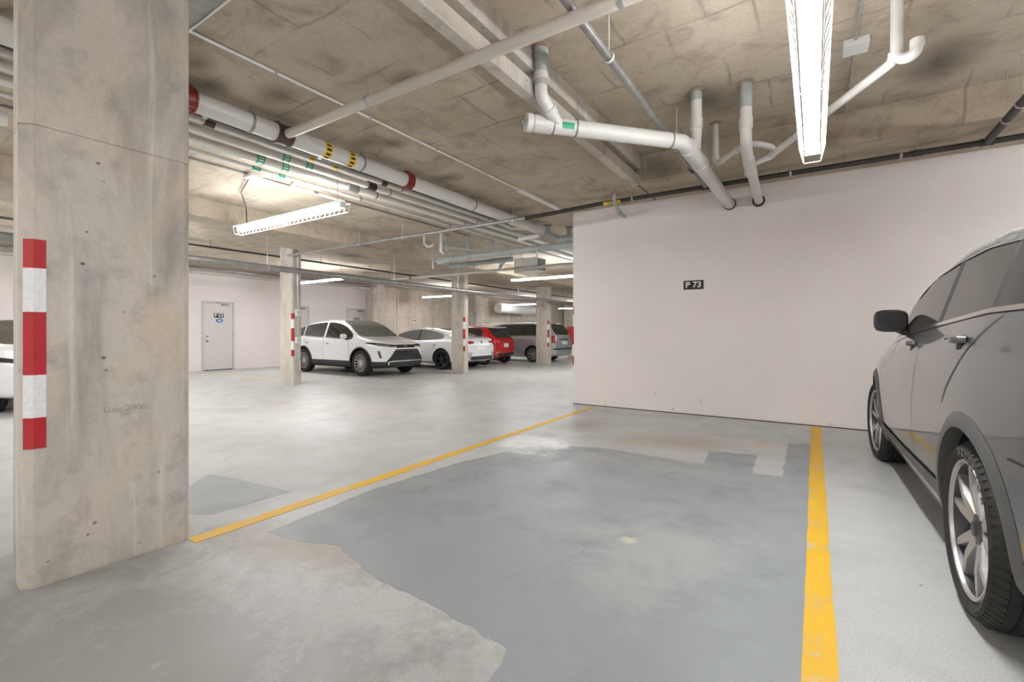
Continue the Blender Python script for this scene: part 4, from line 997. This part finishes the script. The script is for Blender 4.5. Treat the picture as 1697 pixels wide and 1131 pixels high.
# ---- red hatchback
RED = dict(W=.80, xf=1.90, xr=-1.76, axle=1.195, R=.30, rim=.20, tw=.185, arch=.345, clad=.33, paint='car_red', style='multi', spokes=8,
    top=[(-1.76,.84),(-1.71,.98),(-1.60,1.06),(-1.30,1.40),(-1.0,1.475),(-.4,1.50),(.2,1.48),(.55,1.40),(1.15,1.06),(1.25,1.02),(1.6,.93),(1.82,.8),(1.90,.65)],
    belt=[(-1.76,.82),(-1.62,1.00),(-1.1,1.06),(-.4,1.0),(.4,.96),(1.1,.93),(1.6,.85),(1.9,.62)],
    glass=(1.22,.40,-1.22,-1.64), wins=[(-1.15,-.33),(-.27,1.0)], extra=[.6,-.8,1.4], tumble=.30, mirror=(.72,.97), mirror_mat='car_red',
    seams=[[(-.30,.38),(-.30,.98)],[(.80,.38),(.80,.95)]], handles=[(-.16,.86)])
rd, rp_, rs_, rh_ = make_car('hatchback_car', 'small red hatchback parked between the white sedan and the silver minivan', RED, (-11.42, 14.55, 0), PI, .96)
for f in (lambda p: p, sym): rp_('tail_light', 'B', f([(.56,.96),(.68,.97),(.72,.74),(.60,.74)]), 'tail_red', .012); rp_('reflector', 'B', f([(.46,.50),(.62,.50),(.62,.46),(.46,.46)]), 'lamp_glass')
rp_('licence_plate', 'B', [(-.16,.82),(.16,.82),(.16,.67),(-.16,.67)], 'label_white', .010); rp_('headlight', 'F', [(.4,.78),(.72,.84),(.7,.7)], 'lamp_glass'); rp_('headlight', 'F', sym([(.4,.78),(.72,.84),(.7,.7)]), 'lamp_glass')
MB().box(-1.44,-1.22,-.50,.50,1.43,1.462,.01).build('roof_spoiler', 'car_white', rd, 40); rp_('bumper_trim', 'B', [(-.58,.44),(.58,.44),(.5,.34),(-.5,.34)], 'black_plastic')

# ---- silver minivan
VAN = dict(W=.985, xf=2.48, xr=-2.62, axle=1.52, R=.345, rim=.235, tw=.22, arch=.405, clad=.34, paint='car_silver', style='double', spokes=7,
    top=[(-2.62,.90),(-2.57,1.10),(-2.48,1.28),(-2.25,1.68),(-1.95,1.745),(-.8,1.77),(.2,1.76),(.75,1.68),(1.20,1.46),(1.80,1.14),(1.95,1.10),(2.25,.98),(2.42,.82),(2.48,.65)],
    belt=[(-2.62,.88),(-2.5,1.12),(-1.5,1.14),(-.4,1.12),(.8,1.07),(1.8,1.03),(2.2,.93),(2.48,.62)],
    glass=(1.85,.70,-2.20,-2.52), wins=[(-2.20,-1.06),(-1.0,.0),(.07,1.55)], extra=[1.1,-1.5,-.5], tumble=.30, mirror=(1.22,1.10), mirror_mat='car_silver',
    seams=[[(-.02,.38),(0,.7),(.03,1.10)],[(1.22,.38),(1.25,.7),(1.2,1.04)],[(-1.04,.72),(-1.02,1.12)]], handles=[(-.12,.97),(.18,.96)])
vn, vp_, vs_, vh_ = make_car('minivan_car', 'silver minivan parked behind the column beyond the red hatchback', VAN, (-10.88, 16.95, 0), PI, .91)
for f in (lambda p: p, sym): vp_('tail_light', 'B', f([(.74,1.18),(.88,1.16),(.92,.86),(.80,.86)]), 'tail_red', .010); vp_('headlight', 'F', f([(.45,.80),(.80,.86),(.84,.74)]), 'lamp_glass')
vp_('licence_plate', 'B', [(-.26,.92),(.26,.92),(.26,.79),(-.26,.79)], 'label_white', .010); vp_('bumper_step', 'B', [(-.85,.62),(.85,.62),(.85,.56),(-.85,.56)], 'black_plastic', .010); vp_('tailgate_bar', 'B', [(-.4,1.02),(.4,1.02),(.4,.985),(-.4,.985)], 'gloss_black', .010)
for v in 'LR': vs_('window_trim', v, [(1.4,1.105),(0,1.15),(-2.1,1.175)], .02, 'chrome', .005)
for s in (1, -1): MB().tube([(-1.9,s*.62,1.72),(-1.7,s*.64,1.775),(.2,s*.64,1.785),(.4,s*.62,1.75)], .016, 8).build('roof_rail', 'galvanised', vn, 50)
